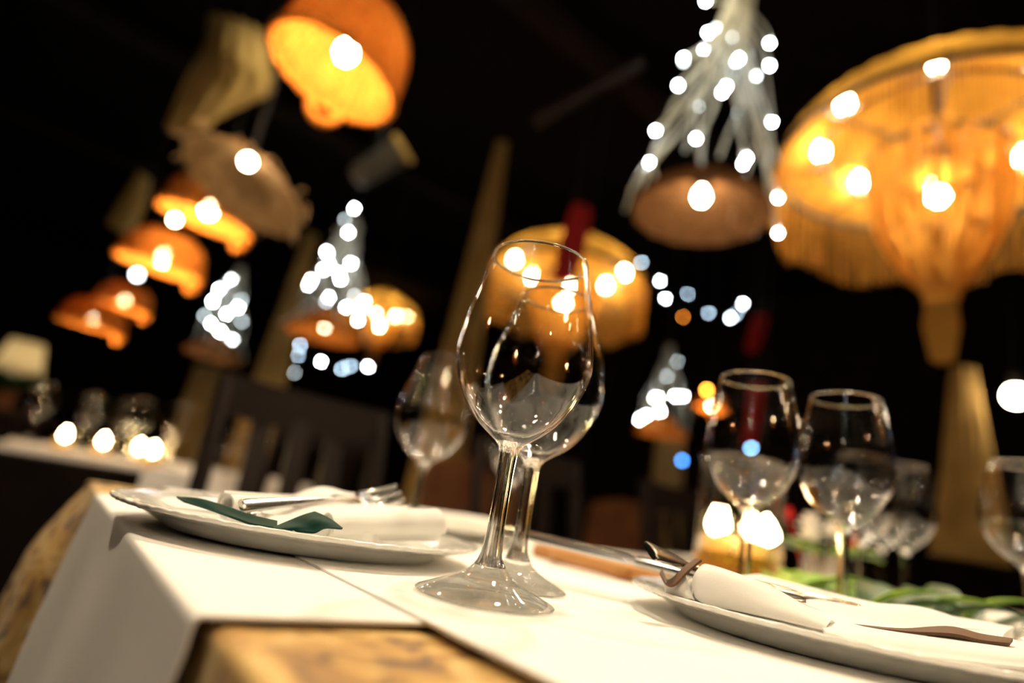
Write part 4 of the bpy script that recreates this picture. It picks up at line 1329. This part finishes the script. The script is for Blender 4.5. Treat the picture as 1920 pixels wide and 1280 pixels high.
for (px, Y, lab) in ((125, 1.85, 'lit candle in a glass, leftmost on the left table'), (200, 1.90, 'lit candle in a glass, second from left on the left table'),
                     (272, 2.05, 'lit candle in a glass, dimmer one in the middle of the left table'), (298, 1.85, 'lit candle in a glass, lower of two at right on the left table'),
                     (310, 2.2, 'lit candle in a glass, upper of two at right on the left table')):
    tealight(px, 810, Y, lab)
gsrc = None
for i, (px, Y, lab) in enumerate(((60, 2.0, 'wine glass on the left table, farthest left'), (160, 2.1, 'wine glass on the left table, between the two left candles'), (230, 2.15, 'wine glass on the left table, behind its middle'),
                                  (255, 1.95, 'wine glass on the left table, right of the second candle'), (335, 1.95, 'wine glass on the left table, right of the right-end candles'),
                                  (395, 2.95, 'wine glass farthest left on the table between the chairs'), (430, 3.1, 'wine glass second on the table between the chairs'), (455, 2.9, 'wine glass in the middle of the table between the chairs'),
                                  (480, 3.15, 'wine glass fourth on the table between the chairs'), (510, 3.0, 'wine glass farthest right on the table between the chairs'))):
    p = at(px, 800, Y)
    if gsrc is None:
        gsrc = wine_glass((p.x, p.y, 0.0015), lab, seg=32); gsrc['group'] = 'glasses on the neighbouring tables'
    else:
        copy_tree(gsrc, (p.x, p.y, 0.0015), None, lab)

# small lamp with a pale shade and a plant on a sideboard at the far left
SB = at(30, 700, 4.2)
sbd = thing('sideboard', 'dark wooden sideboard by the left wall at the far left', 'sideboard', (SB.x, SB.y, FLOOR), ROT)
b = MB(); b.box((0, 0, .42), (.5, 1.3, .84)); b.build('body', 'dark_wood', sbd, world=False, smooth=False, bevel=.006)
b = MB(); b.box((0, 0, .86), (.56, 1.36, .04)); b.build('top', 'chair_wood', sbd, world=False, smooth=False, bevel=.006)
for sy in (-1, 1):
    b = MB(); b.box((.255, sy * .32, .42), (.02, .60, .70)); d = b.build('door', 'chair_wood', sbd, world=False, smooth=False, bevel=.004)
    b = MB(); b.ball((.275, sy * .06, .50), .014); b.build('knob', 'steel', d, world=False)
zt = FLOOR + .88
lp = thing('table_lamp', 'table lamp with pale yellow shade on the sideboard at far left', 'lamp', (SB.x, SB.y, zt))
b = MB(); b.lathe([(0, 0), (.07, 0), (.07, .012), (.02, .03), (.03, .08), (.045, .14), (.03, .20), (.012, .24), (.012, .30), (0, .30)], 24); b.build('base', 'rust_velvet', lp, world=False)
b = MB(); b.lathe([(.15, .26), (.10, .48)], 32); o = b.build('shade', 'lamp_paper', lp, world=False)
b = MB(); b.ball((0, 0, .35), .022); b.build('bulb', 'bulb_small', lp, world=False)
plp = Vector((SB.x, SB.y, zt)) + A * -0.35
pot = thing('potted_plant', 'green leafy plant in a pot on the sideboard at far left', 'plant', plp)
b = MB(); b.lathe([(0, 0), (.05, 0), (.07, .10), (.075, .11), (.068, .11), (.062, .10), (0, .095)], 24); b.build('pot', 'rust_velvet', pot, world=False)
for i in range(22):
    th = i * 2.4; d = Vector((math.cos(th), math.sin(th), .5 + .9 * rnd.random()))
    b = MB(); leaf(b, Vector((math.cos(th) * .02, math.sin(th) * .02, .10)), d, .16 + .06 * rnd.random(), .03); b.build('leaf', 'leaf_dark', pot, world=False)
